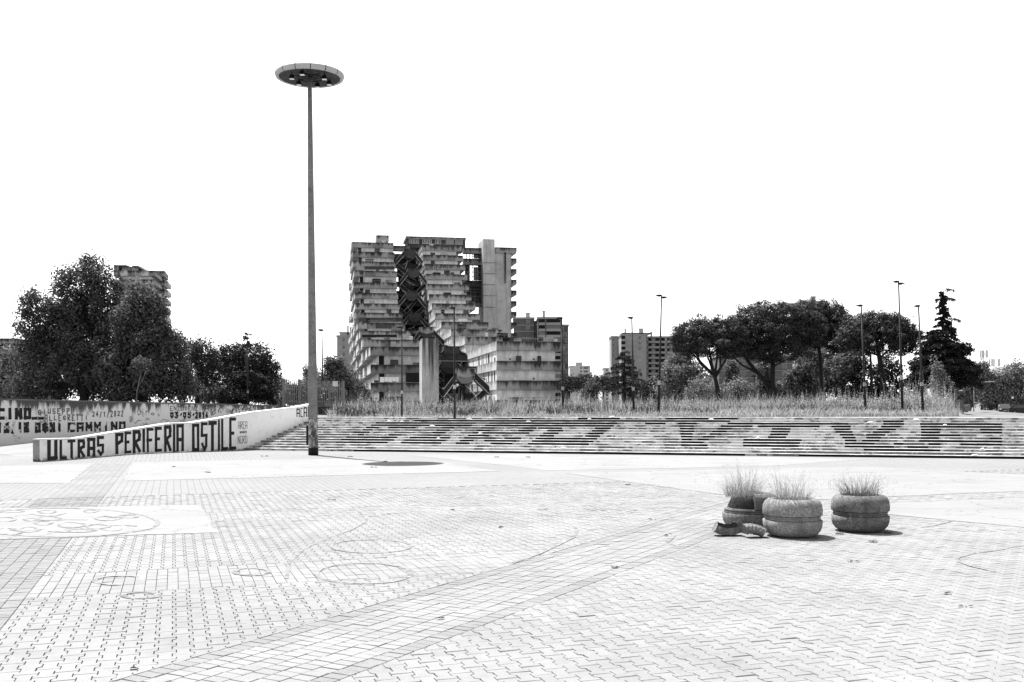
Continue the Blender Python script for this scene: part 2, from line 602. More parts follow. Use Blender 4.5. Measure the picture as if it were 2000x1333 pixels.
class Pen:
    """flat strokes laid on a surface: fn(a, b, lift) -> point"""

    def __init__(self, fn):
        self.fn, self.mb, self.k = fn, MB(), 0

    def stroke(self, pts, w, h=None):
        h = h or w
        for (a0, b0), (a1, b1) in zip(pts[:-1], pts[1:]):
            d = Vector((a1 - a0, b1 - b0))
            if d.length < 1e-6: continue
            d.normalize()
            n = Vector((-d.y, d.x))
            e0 = (a0 - d.x * w / 2, b0 - d.y * w / 2)
            e1 = (a1 + d.x * w / 2, b1 + d.y * w / 2)
            self.k += 1
            L = 0.004 + 0.0004 * (self.k % 12)
            q = []
            for (a, b), s in ((e0, -1), (e1, -1), (e1, 1), (e0, 1)):
                j = w * .05
                q.append(self.fn(a + n.x * s * w / 2 + random.gauss(0, j), b + n.y * s * w / 2 + random.gauss(0, j), L))
            self.mb.poly(q)

    def glyph(self, ch, a0, a1, b0, b1, w):
        """glyph ink box is exactly a0..a1, b0..b1"""
        for pl in GL[ch]:
            self.stroke([(a0 + w / 2 + x * max(1e-4, a1 - a0 - w), b0 + w / 2 + y * (b1 - b0 - w)) for x, y in pl], w)

    def text(self, s, a0, a1, b0, b1, w, gap=0.3, jit=0.0):
        n = len(s)
        cw = (a1 - a0) / n
        for i, ch in enumerate(s):
            j0, j1 = (random.uniform(-jit, jit) * (b1 - b0) for _ in range(2))
            c0 = a0 + i * cw
            self.glyph(ch, c0, c0 + cw * (1 - gap), b0 + j0, b1 + j1, w)

# ------------------------------------------------------------------ ground
UX, UY = 0.947, 0.322            # laying grid of the paving: u runs right and away, v away and left
V1 = 21.0                        # single blocks are built up to this line
WALL_A, WALL_K = Vector((-15.24, 32.1)), 0.5125      # cheek wall of the stairs: X = A.x + K (Y - A.y)
WALL_DIR = Vector((WALL_K, 1)).normalized()
CINO_A, CINO_K = Vector((-21.6, 42.0)), 0.49
CINO_DIR = Vector((CINO_K, 1)).normalized()
ST_S, ST_N, ST_O = Vector((0.9552, -0.2961)), Vector((0.2961, 0.9552)), Vector((0.0, 37.1))
TREAD, RISE, NSTEP = 0.345, 0.092, 14
Z_UP = RISE * NSTEP


def uv2xy(u, v):
    return (u * UX - v * UY, u * UY + v * UX)


def mound(x, y):
    d = Vector((x, y)) - WALL_A
    s = d.dot(WALL_DIR)
    c = d.dot(Vector((WALL_DIR.y, -WALL_DIR.x)))
    return 0.10 * math.exp(-((s - 4.2) / 2.6) ** 2) * math.exp(-(c / 3.5) ** 2)


def v_line(x):
    return (V1 + UY * x) / UX


mb = MB()
mb.poly([(-3000, -3000, -0.06), (3000, -3000, -0.06), (3000, 3000, -0.06), (-3000, 3000, -0.06)])
ground = tag(mb.build('ground', M['earth']), kind='structure')

mb = MB()
xs = [-60, -40, -30] + [-26 + i * 0.75 for i in range(45)] + [9, 12, 16, 20, 26, 34, 45, 60]
rows = 22
n0 = len(xs)
for x in xs:
    yb = v_line(x)
    for j in range(rows + 1):
        y = yb + (60 - yb) * j / rows
        mb.v.append((x, y, mound(x, y)))
for i in range(n0 - 1):
    for j in range(rows):
        a = i * (rows + 1) + j
        mb.f.append((a, a + rows + 1, a + rows + 2, a + 1))
plaza = tag(mb.build('plaza', M['far_paving'], smooth=True), kind='structure')
mb = MB()
mb.poly([(-60, -12, -0.013), (60, -12, -0.013), (60, v_line(60), -0.013), (-60, v_line(-60), -0.013)])
bed = mb.build('bedding', M['bedding'], plaza)

# --- smooth concrete panels let into the paving
PANELS = [
    ([(-60, 998), (0, 994), (392, 987), (422, 1041), (0, 1055), (-60, 1057)], 'panel', 0.006),
    ([(-80, 914), (0, 911), (182, 906), (135, 944), (-80, 945)], 'panel', 0.005),
    ([(261, 904), (500, 899), (660, 897.5), (870, 905), (975, 921), (700, 928), (500, 934), (240, 940)], 'panel', 0.005),
    ([(800, 889.5), (1000, 887.2), (1500, 893.5), (1700, 897), (1500, 911), (1067, 920), (1000, 911)], 'panel', 0.004),
    ([(1105, 925), (1500, 915.5), (1687, 912), (2060, 931), (2060, 957), (2000, 960), (1730, 971), (1600, 976.5), (1410, 967)], 'panel_b', 0.005),
    ([(1735, 984), (2060, 971), (2060, 1036), (2000, 1031), (1860, 1018), (1720, 1003.5)], 'panel_b', 0.006),
    ([(1560, 983), (1660, 979), (1640, 990), (1575, 991)], 'panel_b', 0.004),
]
PANEL_XY = []
for pts, mt, h in PANELS:
    g0 = [G(*p) for p in pts]
    g = []
    for a, b in zip(g0, g0[1:] + g0[:1]):
        nn = max(1, int((b - a).length / .45))
        for i in range(nn):
            q = a.lerp(b, i / nn)
            jt = .012 + .0006 * q.y
            g.append(q + Vector((random.gauss(0, jt), random.gauss(0, jt), 0)))
    PANEL_XY.append([(q.x, q.y) for q in g])
    mb = MB()
    if g[0].y > 24:
        mb.poly([(q.x, q.y, h + mound(q.x, q.y)) for q in g])
    else:
        mb.prism([(q.x, q.y) for q in g], lambda a, b, t: (a, b, t), -0.03, h)
    mb.build('concrete_panel', M[mt], plaza, fix=True)


def inside(p, poly):
    x, y = p
    c = False
    for (x0, y0), (x1, y1) in zip(poly, poly[1:] + poly[:1]):
        if (y0 > y) != (y1 > y) and x < (x1 - x0) * (y - y0) / (y1 - y0) + x0:
            c = not c
    return c


def clip(poly, a, b, c):
    """keep a*x + b*y >= c"""
    out = []
    for i in range(len(poly)):
        p, q = poly[i], poly[(i + 1) % len(poly)]
        dp, dq = a * p[0] + b * p[1] - c, a * q[0] + b * q[1] - c
        if dp >= 0: out.append(p)
        if (dp > 0) != (dq > 0) and abs(dp - dq) > 1e-9:
            t = dp / (dp - dq)
            out.append((p[0] + (q[0] - p[0]) * t, p[1] + (q[1] - p[1]) * t))
    return out


# --- bands of straight bricks crossing the interlocking field
B1_D = Vector((0.482, 0.876))                       # long diagonal band
B1_N = Vector((0.876, -0.482))
B1_R = B1_N.dot(Vector((0.0, 8.4)))                 # right edge
B1_W = 1.26
B2_U = (-2.42, -1.30)                               # band along v on the left
B3_V = [(10.1, 11.4), (16.1, 17.2)]                 # bands along u between the two
PU, PV, AMP, SL, GAP = 0.123, 0.225, 0.0145, 0.020, 0.006

pieces = []      # (distance, outline, material key, chamfer)


def add_piece(poly, key):
    cx = sum(p[0] for p in poly) / len(poly)
    cy = sum(p[1] for p in poly) / len(poly)
    if cy < 5.8 or abs(cx) > 0.545 * cy + 0.35: return
    if any(all(inside(p, q) for p in poly) for q in PANEL_XY): return
    area = abs(sum(poly[i][0] * poly[(i + 1) % len(poly)][1] - poly[(i + 1) % len(poly)][0] * poly[i][1]
                   for i in range(len(poly)))) / 2
    if area < 0.0025: return
    pieces.append((math.hypot(cx, cy), poly, key))


def tee(c, k):
    """outline of one double-T block in grid coordinates"""
    u0, v0 = c * PU, k * PV + (PV / 2 if c % 2 else 0)
    g = GAP / 2
    q = PV / 4
    right = [(PU + AMP - g, g), (PU + AMP - g, q - SL / 2), (PU - AMP - g, q + SL / 2),
             (PU - AMP - g, PV - q - SL / 2), (PU + AMP - g, PV - q + SL / 2), (PU + AMP - g, PV - g)]
    left = [(PU - a, b) for a, b in reversed(right)]
    return [(u0 + a, v0 + b) for a, b in right + left]


u_of = lambda x, y: x * UX + y * UY
v_of = lambda x, y: -x * UY + y * UX
for c in range(-130, 200):
    for k in range(14, int(V1 / PV)):
        u, v = (c + .5) * PU, (k + .5) * PV
        x, y = uv2xy(u, v)
        if y < 5.6 or abs(x) > 0.545 * y + 0.4: continue
        d = B1_N.x * x + B1_N.y * y
        poly = tee(c, k)
        if d < B1_R - B1_W / 2:
            if B2_U[0] - .1 < u < B2_U[1] + .1:
                if u > sum(B2_U) / 2: poly = clip(poly, 1, 0, B2_U[1] + .004)
                else: poly = clip(poly, -1, 0, -B2_U[0] + .004)
            if u > B2_U[1] - .1:
                for v0, v1 in B3_V:
                    if v0 - .15 < v < v1 + .15:
                        if v > (v0 + v1) / 2: poly = clip(poly, 0, 1, v1 + .004)
                        else: poly = clip(poly, 0, -1, -v0 + .004)
        if len(poly) < 3: continue
        w = [uv2xy(a, b) for a, b in poly]
        e = B1_R - B1_W
        if abs(d - B1_R) < .3:
            w = clip(w, B1_N.x, B1_N.y, B1_R + .004) if d > B1_R - .3 else w
        if abs(d - e) < .3:
            w = clip(w, -B1_N.x, -B1_N.y, -e + .004)
        elif e < d < B1_R - .25:
            continue
        if len(w) >= 3: add_piece(w, 'paver')


def rect_uv(u0, u1, v0, v1):
    g = 0.0025
    return [uv2xy(u0 + g, v0 + g), uv2xy(u1 - g, v0 + g), uv2xy(u1 - g, v1 - g), uv2xy(u0 + g, v1 - g)]


nr = 8
for r in range(nr):                                   # diagonal band
    d0, d1 = B1_R - B1_W + r * B1_W / nr, B1_R - B1_W + (r + 1) * B1_W / nr
    for k in range(40, 260):
        t0 = k * 0.105 + 0.02 * (r % 2)
        q = []
        for dd, tt in ((d0 + .003, t0 + .0035), (d1 - .003, t0 + .0035), (d1 - .003, t0 + .1015), (d0 + .003, t0 + .1015)):
            p = B1_N * dd + B1_D * tt
            q.append((p.x, p.y))
        if v_of(*q[0]) < V1 - 0.3:
            add_piece(q, 'paver_dark' if r in (0, nr - 1) else 'paver_light')
for r in range(8):                                    # band along v
    w = (B2_U[1] - B2_U[0]) / 8
    for k in range(60, int(V1 / 0.07) + 1):
        add_piece(rect_uv(B2_U[0] + r * w, B2_U[0] + (r + 1) * w, k * .07, k * .07 + .07), 'paver_dark')
for v0, v1 in B3_V:                                   # bands along u
    for k in range(-13, 120):
        u0 = B2_U[1] + (k + 13) * 0.103
        nq = 6
        for j in range(nq):
            vv0, vv1 = v0 + (v1 - v0) * j / nq, v0 + (v1 - v0) * (j + 1) / nq
            q = rect_uv(u0, u0 + .103, vv0, vv1)
            q = clip(q, -B1_N.x, -B1_N.y, -(B1_R - B1_W) + .004)
            if len(q) >= 3: add_piece(q, 'paver_light' if v0 < 12 else 'paver')

pieces.sort(key=lambda t: t[0])


def block(mb, poly, z, near, tx=0.0, ty=0.0):
    n = len(poly)
    cx = sum(p[0] for p in poly) / n
    cy = sum(p[1] for p in poly) / n
    area = sum(poly[i][0] * poly[(i + 1) % n][1] - poly[(i + 1) % n][0] * poly[i][1] for i in range(n))
    if area < 0: poly = poly[::-1]
    h = lambda x, y: z + (x - cx) * tx + (y - cy) * ty
    b = len(mb.v)
    if near:
        k = 0.965
        mb.v += [(cx + (x - cx) * k, cy + (y - cy) * k, h(x, y)) for x, y in poly]
        mb.v += [(x, y, h(x, y) - .004) for x, y in poly]
        mb.v += [(x, y, -.034) for x, y in poly]
        rings = 2
    else:
        mb.v += [(x, y, h(x, y)) for x, y in poly]
        mb.v += [(x, y, -.034) for x, y in poly]
        rings = 1
    mb.f.append(tuple(range(b, b + n)))
    for r in range(rings):
        for i in range(n):
            j = (i + 1) % n
            mb.f.append((b + r * n + i, b + (r + 1) * n + i, b + (r + 1) * n + j, b + r * n + j))


rest = {'paver': MB(), 'paver_dark': MB(), 'paver_light': MB()}
single = 0
for i, (d, poly, key) in enumerate(pieces):
    z = random.gauss(0, 0.0012)
    tx, ty = random.gauss(0, .008), random.gauss(0, .008)
    cx = sum(p[0] for p in poly) / len(poly)
    cy = sum(p[1] for p in poly) / len(poly)
    if single < 300 and abs(cx) < 0.515 * cy and cy > 6.3:
        mb = MB()
        block(mb, poly, z, True, tx, ty)
        mb.build('paver', M[key], plaza)
        single += 1
    else:
        block(rest[key], poly, z, d < 15, tx, ty)
for key in rest:
    tag(rest[key].build('pavers', M[key], plaza), kind='stuff')

# pale mortar along the cut edges of the diagonal band
mb = MB()
for dd in (B1_R + .03, B1_R - B1_W - .03):
    a0, a1 = B1_N * (dd - .09) + B1_D * 4, B1_N * (dd - .09) + B1_D * 22
    b0, b1 = B1_N * (dd + .09) + B1_D * 4, B1_N * (dd + .09) + B1_D * 22
    mb.poly([(p.x, p.y, -.007) for p in (a0, b0, b1, a1)])
mb.build('mortar_line', M['mortar'], plaza)

# --- lines drawn on the ground in paint
pen = Pen(lambda a, b, l: (a, b, l - .001 + (0.005 if any(inside((a, b), q) for q in (PANEL_XY[0], PANEL_XY[5])) else 0)))


def ring_px(cx, cy, rx, ry, w, a0=0, a1=360, n=40, wob=0.0):
    pts = []
    for i in range(n + 1):
        t = R(a0 + (a1 - a0) * i / n)
        k = 1 + wob * math.sin(3 * t + cx)
        q = G(cx + rx * k * math.cos(t), cy + ry * k * math.sin(t))
        pts.append((q.x, q.y))
    pen.stroke(pts, w)


def line_px(pts, w):
    pen.stroke([(G(*p).x, G(*p).y) for p in pts], w)


ring_px(710, 1121, 92, 20, .06)
ring_px(725, 1068, 78, 13, .035)
ring_px(492, 1118, 33, 7, .05)
ring_px(275, 1164, 34, 6, .05)
ring_px(240, 1135, 55, 9, .05, 100, 300)
line_px([(700, 1000), (716, 1012), (712, 1022), (685, 1036), (630, 1055), (590, 1075), (565, 1100), (560, 1130)], .04)
line_px([(1118, 1025), (1127, 1036), (1120, 1050), (1088, 1066), (1052, 1083), (1003, 1100)], .05)
line_px([(1310, 1041), (1316, 1046), (1312, 1052), (1304, 1059), (1312, 1064), (1331, 1068)], .05)
line_px([(2000, 1066), (1955, 1074), (1900, 1082), (1870, 1090), (1872, 1098), (1895, 1106), (1940, 1117)], .04)
line_px([(1060, 988), (1063, 993), (1056, 996)], .12)
for x in (1145, 1165, 1195, 1225, 1275):
    line_px([(x, 994), (x + 14, 997)], .10)
line_px([(1860, 1018), (1830, 1026), (1800, 1031)], .05)
ring_px(120, 1022, 187, 28, .07, wob=0.01)
for (cx, cy, rx, ry) in ((85, 1023, 16, 4), (58, 1036, 18, 5), (12, 1040, 30, 6), (95, 1014, 22, 4), (178, 1000, 13, 3),
                         (210, 1014, 25, 4), (92, 1001, 16, 3), (20, 1000, 24, 3), (10, 1016, 20, 4), (140, 1027, 26, 5),
                         (190, 1030, 22, 4), (60, 1016, 12, 3), (250, 1010, 20, 3), (160, 1038, 26, 3)):
    ring_px(cx, cy, rx, ry, .05, n=18, wob=.08)
for k in range(10):
    x, y = random.uniform(10, 250), random.uniform(1002, 1040)
    line_px([(x, y), (x + random.uniform(15, 35), y + random.uniform(-4, 4)), (x + random.uniform(40, 70), y + random.uniform(-5, 5))], .05)
pen.mb.build('painted_line', M['chalk'], plaza)

# the left brick band carried on to the painted wall, joints and all
mb = MB()
w8 = (B2_U[1] - B2_U[0]) / 8
for r in range(8):
    for k in range(16):
        v0, v1 = V1 + .02 + k * .8, V1 + .02 + (k + 1) * .8
        q = [uv2xy(B2_U[0] + r * w8 + .011, v0), uv2xy(B2_U[0] + (r + 1) * w8 - .011, v0), uv2xy(B2_U[0] + (r + 1) * w8 - .011, v1), uv2xy(B2_U[0] + r * w8 + .011, v1)]
        if q[0][1] < 34.0 and not any(inside(q[0], pp) or inside(q[2], pp) for pp in PANEL_XY):
            mb.poly([(x, y, .004 + mound(x, y)) for x, y in q])
mb.build('brick_band', M['paver_dark'], plaza)

# --- upper ground behind the stairs
mb = MB()


def y_front(x):
    if x <= -25: return 35.1
    if x < -13.76: return CINO_A.y + (x - CINO_A.x) / CINO_K
    top = NSTEP * TREAD + 0.02
    y_st = lambda xx: 37.1 + top / 0.9552 - 0.31 * xx
    if x < -8.8: return 58.0 + (x + 13.76) / 4.96 * (y_st(-8.8) - 58.0)
    return y_st(x)


def smooth(t):
    t = max(0.0, min(1.0, t))
    return t * t * (3 - 2 * t)


def terrain(x, y):
    z = Z_UP - .004
    drop = smooth((x / max(y, 1) - 0.437) / 0.018) * smooth((y - 42) / 25)
    return z - 0.93 * drop + 0.05 * math.sin(x * .7) * math.sin(y * .45) * smooth((y - 44) / 3) * (1 - drop)


xs = [-3000, -400, -120, -60, -40, -30, -25, -21.6, -18, -15, -13.76, -11, -8.8] + [-8 + i * 1.5 for i in range(60)] + \
     [90, 110, 140, 180, 240, 400, 3000]
ro = [0, 1.2, 3, 6, 10, 15, 22, 30, 42, 60, 85, 120, 170, 240, 340, 600, 3000]
for x in xs:
    for o_ in ro:
        y = max(4.0, y_front(max(-60, min(x, 60)))) + o_
        mb.v.append((x, y, terrain(x, y)))
for i in range(len(xs) - 1):
    for j in range(len(ro) - 1):
        a = i * len(ro) + j
        mb.f.append((a, a + len(ro), a + len(ro) + 1, a + 1))
land = tag(mb.build('terrain', M['earth'], smooth=True), kind='structure')

# ramp between the two painted walls
mb = MB()
mb.poly([(-15.3, 33.5, 0.012), (-22.6, 40.5, 0.012), (-13.8, 58.2, Z_UP), (-8.9, 45.2, Z_UP)][::-1])
tag(mb.build('ramp', M['panel']), kind='structure')

# ------------------------------------------------------------------ stairs


def stp(s, q, z):
    p = ST_O + ST_S * s + ST_N * q
    return (p.x, p.y, z)


stairs = empty('stairway', 'wide low stairway with flaking painted letters across its risers', 'stairway')
S_R = 42.0
for k in range(NSTEP):
    q0 = k * TREAD
    sl = lambda q: (-12.68 + .1934 * q) / 1.107 - .1
    z0, z1 = k * RISE, (k + 1) * RISE
    q1 = NSTEP * TREAD + .3 if k == NSTEP - 1 else q0 + TREAD + .08
    mb = MB()
    zb = -0.05 if k == 0 else z0 - .03
    c = [stp(sl(q0), q0, zb), stp(S_R, q0, zb), stp(S_R, q1, zb), stp(sl(q1), q1, zb),
         stp(sl(q0), q0, z1 - .014), stp(S_R, q0, z1 - .014), stp(S_R, q1, z1 - .014), stp(sl(q1), q1, z1 - .014)]
    mb.hexa(c)
    st = mb.build('step', M['riser'], stairs)
    # tread slabs with a slightly uneven worn front edge
    mb = MB()
    nseg = 170
    s0, s1 = sl(q0), S_R
    fr = []
    for i in range(nseg + 1):
        s = s0 + (s1 - s0) * i / nseg
        fr.append((s, q0 - .006 - random.uniform(0, .022) * (random.random() ** .5), random.uniform(-.007, .002)))
    for (sa, qa, ha), (sb, qb, hb) in zip(fr[:-1], fr[1:]):
        mb.hexa([stp(sa, qa, z1 - .013), stp(sb, qb, z1 - .013), stp(sb, q1, z1 - .013), stp(sa, q1, z1 - .013),
                 stp(sa, qa, z1 + ha), stp(sb, qb, z1 + hb), stp(sb, q1, z1), stp(sa, q1, z1)])
    mb.build('tread', M['nosing'], st)

# painted letters on the risers, one row of strips for each riser, counted from the top
ROWS = {
    0: [(1000, 1022), (1129, 1211), (1300, 1440)], 1: [(810, 1000), (1000, 1300), (1300, 1426), (1725, 1765)],
    2: [(734, 930), (955, 1205), (1260, 1300), (1324, 1361), (1421, 1657), (1725, 1766), (1797, 1956)],
    3: [(725, 922), (948, 1199), (1327, 1355), (1408, 1470), (1480, 1601), (1624, 1662), (1721, 1758), (1798, 1957)],
    4: [(715, 740), (758, 812), (862, 888), (940, 966), (1020, 1048), (1051, 1098), (1162, 1193), (1328, 1355), (1401, 1430),
        (1508, 1544), (1629, 1661), (1713, 1750), (1799, 1838), (1914, 1957)],
    5: [(708, 728), (853, 878), (931, 957), (1012, 1040), (1069, 1100), (1156, 1185), (1329, 1356), (1391, 1419), (1506, 1543),
        (1632, 1665), (1705, 1737), (1799, 1836), (1916, 1957)],
    6: [(690, 722), (845, 870), (923, 1034), (1061, 1091), (1148, 1179), (1329, 1353), (1386, 1408), (1504, 1539), (1640, 1667),
        (1692, 1729), (1799, 1876)],
    7: [(699, 711), (760, 785), (836, 860), (914, 955), (1054, 1082), (1143, 1172), (1330, 1352), (1373, 1396), (1500, 1535),
        (1645, 1671), (1692, 1721), (1799, 1833), (1933, 1957)],
    8: [(677, 776), (800, 879), (907, 968), (985, 1018), (1046, 1166), (1331, 1351), (1363, 1384), (1452, 1566), (1650, 1673),
        (1684, 1718), (1795, 1957)],
    9: [(665, 770), (791, 870), (898, 925), (946, 1009), (1039, 1159), (1331, 1374), (1451, 1562), (1650, 1708), (1746, 1764),
        (1814, 1837), (1876, 1957)],
    10: [(656, 757), (783, 862), (890, 917), (958, 1000), (1031, 1150), (1330, 1382), (1451, 1559), (1650, 1746), (1772, 1812)],
    11: [(1687, 1836)], 13: [(690, 1455), (1560, 2080)],
}


def step_s(px, k):
    """s coordinate where the sight line through px meets riser k"""
    q = k * TREAD
    a = ray(px, 850)[0]
    # (a*Y, Y) = O + s S + q N
    # a*(37.1 - .2961 s + .9552 q) = .9552 s + .2961 q
    return (a * (37.1 + .9552 * q) - .2961 * q) / (.9552 + .2961 * a)


mb = MB()
for r, ivs in ROWS.items():
    k = NSTEP - 1 - r
    for a, b in ivs:
        s0, s1 = step_s(a, k), step_s(b, k)
        z0, z1 = k * RISE + .001, (k + 1) * RISE - .0135
        mb.poly([stp(s0, k * TREAD - .005, z0), stp(s1, k * TREAD - .005, z0), stp(s1, k * TREAD - .005, z1), stp(s0, k * TREAD - .005, z1)])
mb.build('painted_letters', M['g_step'], stairs)

# rubbish lying on the stairs and by the wall
for i, (px, k) in enumerate([(757, 11), (783, 11), (914, 12), (1030, 11), (936, 6), (854, 4), (1150, 12), (842, 9), (1388, 12), (1847, 10),
                             (1790, 12), (1920, 2), (1480, 5), (1905, 0), (1098, 1), (1700, 11), (1195, 13)]):
    s = step_s(px, k)
    mb = MB()
    c = Vector(stp(s, k * TREAD + .12, (k + 1) * RISE + .02))
    a, b, h = random.uniform(.05, .11), random.uniform(.03, .06), random.uniform(.02, .05)
    mb.lathe([(a, -.018), (a * 1.1, 0), (a * .7, h * .7), (0.004, h)], 7, c)
    for j, v in enumerate(mb.v):
        w = Vector(v) - c
        mb.v[j] = tuple(c + Vector((w.x * random.uniform(.7, 1.4), w.y * b / a, w.z)))
    o = mb.build('paper_scrap', M['rubbish'])
    tag(o, 'crumpled pale litter lying on a step of the stairway', 'litter', 'litter scattered on the stairs')

# ------------------------------------------------------------------ cheek wall of the stairs


def wall_line_Y(px, A, K):
    a = ray(px, 840)[0]
    return (A.x - K * A.y) / (a - K)


def wall_s(px, A, K, D):
    Y = wall_line_Y(px, A, K)
    return (Y - A.y) / D.y


def wall_z(px, py, A, K):
    Y = wall_line_Y(px, A, K)
    a, b = ray(px, py)
    return HC + b * Y


def wall_fn(A, Dv, side):
    N = Vector((Dv.y, -Dv.x)) * side

    def fn(s, z, lift):
        p = A + Dv * s + N * lift
        return Vector((p.x, p.y, z))
    return fn


uw = wall_fn(WALL_A, WALL_DIR, 1)
top_px = [(77, 860), (150, 858.5), (225, 846), (300, 834), (332, 829), (374.5, 827.7), (430, 818.7), (490, 807.5), (580, 797), (603, 792.5)]
TOP = [(wall_s(px, WALL_A, WALL_K, WALL_DIR), wall_z(px, py, WALL_A, WALL_K)) for px, py in top_px]
TOP.append((wall_s(616, WALL_A, WALL_K, WALL_DIR), TOP[-1][1] + .05))
TOP[0] = (0.0, TOP[0][1])
S_END = TOP[-1][0]


def top_z(s):
    for (a, za), (b, zb) in zip(TOP[:-1], TOP[1:]):
        if s <= b: return za + (zb - za) * (s - a) / (b - a)
    return TOP[-1][1]


TH = 0.30
cheek = empty('painted_cheek_wall', 'white sloping wall beside the stairs lettered ULTRAS PERIFERIA OSTILE', 'wall')
prof = [(0, -.06), (S_END, -.06)] + [(s, z) for s, z in reversed(TOP)]
mb = MB()
mb.prism(prof, lambda a, b, t: uw(a, b, t), -TH, 0)
mb.build('wall_body', M['ultras'], cheek, fix=True)
mb = MB()
for (a, za), (b, zb) in zip(TOP[:-1], TOP[1:]):
    mb.hexa([uw(a, za + .002, -TH - .02), uw(b, zb + .002, -TH - .02), uw(b, zb + .002, .02), uw(a, za + .002, .02),
             uw(a, za + .045, -TH - .02), uw(b, zb + .045, -TH - .02), uw(b, zb + .045, .02), uw(a, za + .045, .02)])
mb.build('coping', M['coping'], cheek, fix=True)
mb = MB()
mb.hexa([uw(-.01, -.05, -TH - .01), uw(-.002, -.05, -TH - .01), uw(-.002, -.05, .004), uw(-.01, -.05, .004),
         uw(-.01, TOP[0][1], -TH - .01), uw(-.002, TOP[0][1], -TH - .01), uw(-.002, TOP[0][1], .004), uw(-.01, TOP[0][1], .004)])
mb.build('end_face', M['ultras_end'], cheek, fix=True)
pen = Pen(uw)
LET = [('U', 92, 112), ('L', 116, 130), ('T', 132, 147), ('R', 151, 166), ('A', 170, 186), ('S', 189, 203), ('P', 225, 241), ('E', 243, 256),
       ('R', 259, 275), ('I', 278, 283), ('F', 286, 299.5), ('E', 302, 316), ('R', 320, 335), ('I', 337.5, 342), ('A', 344, 359),
       ('O', 375, 389), ('S', 392, 405), ('T', 407, 423), ('I', 425.5, 429.5), ('L', 431.5, 445), ('E', 447.5, 461)]
for ch, a, b in LET:
    s0, s1 = wall_s(a, WALL_A, WALL_K, WALL_DIR), wall_s(b, WALL_A, WALL_K, WALL_DIR)
    sm = (s0 + s1) / 2
    p = uw(sm, 0, 0)
    zb = mound(p.x, p.y) + .03
    w = (s1 - s0) if ch == 'I' else (s1 - s0) * .34
    pen.glyph(ch, s0, s1, zb, top_z(s0) - .005, w)
for ch, a, b in (('A', 579, 585.5), ('C', 587, 591.5), ('A', 593, 599.5), ('B', 601, 607)):
    s0, s1 = wall_s(a, WALL_A, WALL_K, WALL_DIR), wall_s(b, WALL_A, WALL_K, WALL_DIR)
    pen.glyph(ch, s0, s1, Z_UP + .02, top_z(s0) - .03, (s1 - s0) * .27)
pen.mb.build('painted_words', M['g_solid'], cheek)
pen = Pen(uw)
for word, x0, x1, y0, y1 in (('AREA', 465, 484, 838, 824), ('SPORCA', 468, 482, 847, 843), ('NORD', 464, 484, 867, 852)):
    s0, s1 = wall_s(x0, WALL_A, WALL_K, WALL_DIR), wall_s(x1, WALL_A, WALL_K, WALL_DIR)
    pen.text(word, s0, s1, wall_z(x0, y0, WALL_A, WALL_K), wall_z(x0, y1, WALL_A, WALL_K), .022, .2)
pen.mb.build('thin_words', M['g_thin'], cheek)

# ------------------------------------------------------------------ long wall behind
cw = wall_fn(CINO_A, CINO_DIR, 1)
cs = lambda px: wall_s(px, CINO_A, CINO_K, CINO_DIR)
cz = lambda px, py: wall_z(px, py, CINO_A, CINO_K)
long_wall = empty('graffiti_wall', 'long stained retaining wall covered in dated and lettered graffiti', 'wall')
ctop = [(-20, 781.5), (0, 782), (150, 785.3), (300, 788.5), (420, 791), (540, 794.5)]
CT = [(cs(px), cz(px, py)) for px, py in ctop]
CT[0] = (-5.0, CT[0][1] + .03)
prof = [(-5.0, -.06), (CT[-1][0], -.06)] + [(s, z) for s, z in reversed(CT)]
mb = MB()
mb.prism(prof, lambda a, b, t: cw(a, b, t), -.35, 0)
mb.build('wall_body', M['cino'], long_wall, fix=True)
mb = MB()
for (a, za), (b, zb) in zip(CT[:-1], CT[1:]):
    mb.hexa([cw(a, za + .002, -.38), cw(b, zb + .002, -.38), cw(b, zb + .002, .04), cw(a, za + .002, .04),
             cw(a, za + .07, -.38), cw(b, zb + .07, -.38), cw(b, zb + .07, .04), cw(a, za + .07, .04)])
mb.build('coping', M['coping_d'], long_wall, fix=True)


def cino_text(pen, word, x0, x1, y0, y1, w, gap=.3, jit=0.0):
    pen.text(word, cs(x0), cs(x1), cz(x0, y0), cz(x0, y1), w, gap, jit)


pen = Pen(cw)
cino_text(pen, 'CINO', -6, 63, 820.5, 797, .15, .14)
for x in (64, 71.5, 79):
    pen.stroke([(cs(x), cz(x, 817.5)), (cs(x + 5), cz(x, 817.5))], .13)
cino_text(pen, '03', 332, 350, 818, 804.5, .095, .18)
cino_text(pen, '05', 357, 375, 818, 804.5, .095, .18)
cino_text(pen, '2014', 381, 407.5, 818, 804.5, .095, .18)
pen.stroke([(cs(353), cz(353, 811)), (cs(354), cz(354, 809))], .1)
pen.stroke([(cs(377.5), cz(377, 811)), (cs(378.5), cz(378, 809))], .1)
pen.mb.build('painted_words', M['g_cino'], long_wall)
pen = Pen(cw)
cino_text(pen, 'IO,IN', -6, 59, 847, 825.5, .135, .18)
cino_text(pen, 'OGNI', 68, 124, 846, 825.5, .135, .18)
cino_text(pen, 'CAMMINO', 132, 248, 845, 825.5, .125, .18)
pen.mb.build('flaked_words', M['g_cino2'], long_wall)
pen = Pen(cw)
cino_text(pen, 'GIUSEPPE', 74, 148, 810, 799, .05, .35, .12)
cino_text(pen, 'ALLEGRETTI', 87, 174, 823, 811, .05, .35, .12)
cino_text(pen, '24/1/2022', 180, 243, 815, 803, .05, .35, .12)
cino_text(pen, 'ENZO<ENZINA', 332, 408, 803, 793.5, .04, .25, .05)
cino_text(pen, 'cir', 268, 292, 812, 797, .035, .3)
cino_text(pen, 'o', 294, 303, 812, 803, .035, .1)
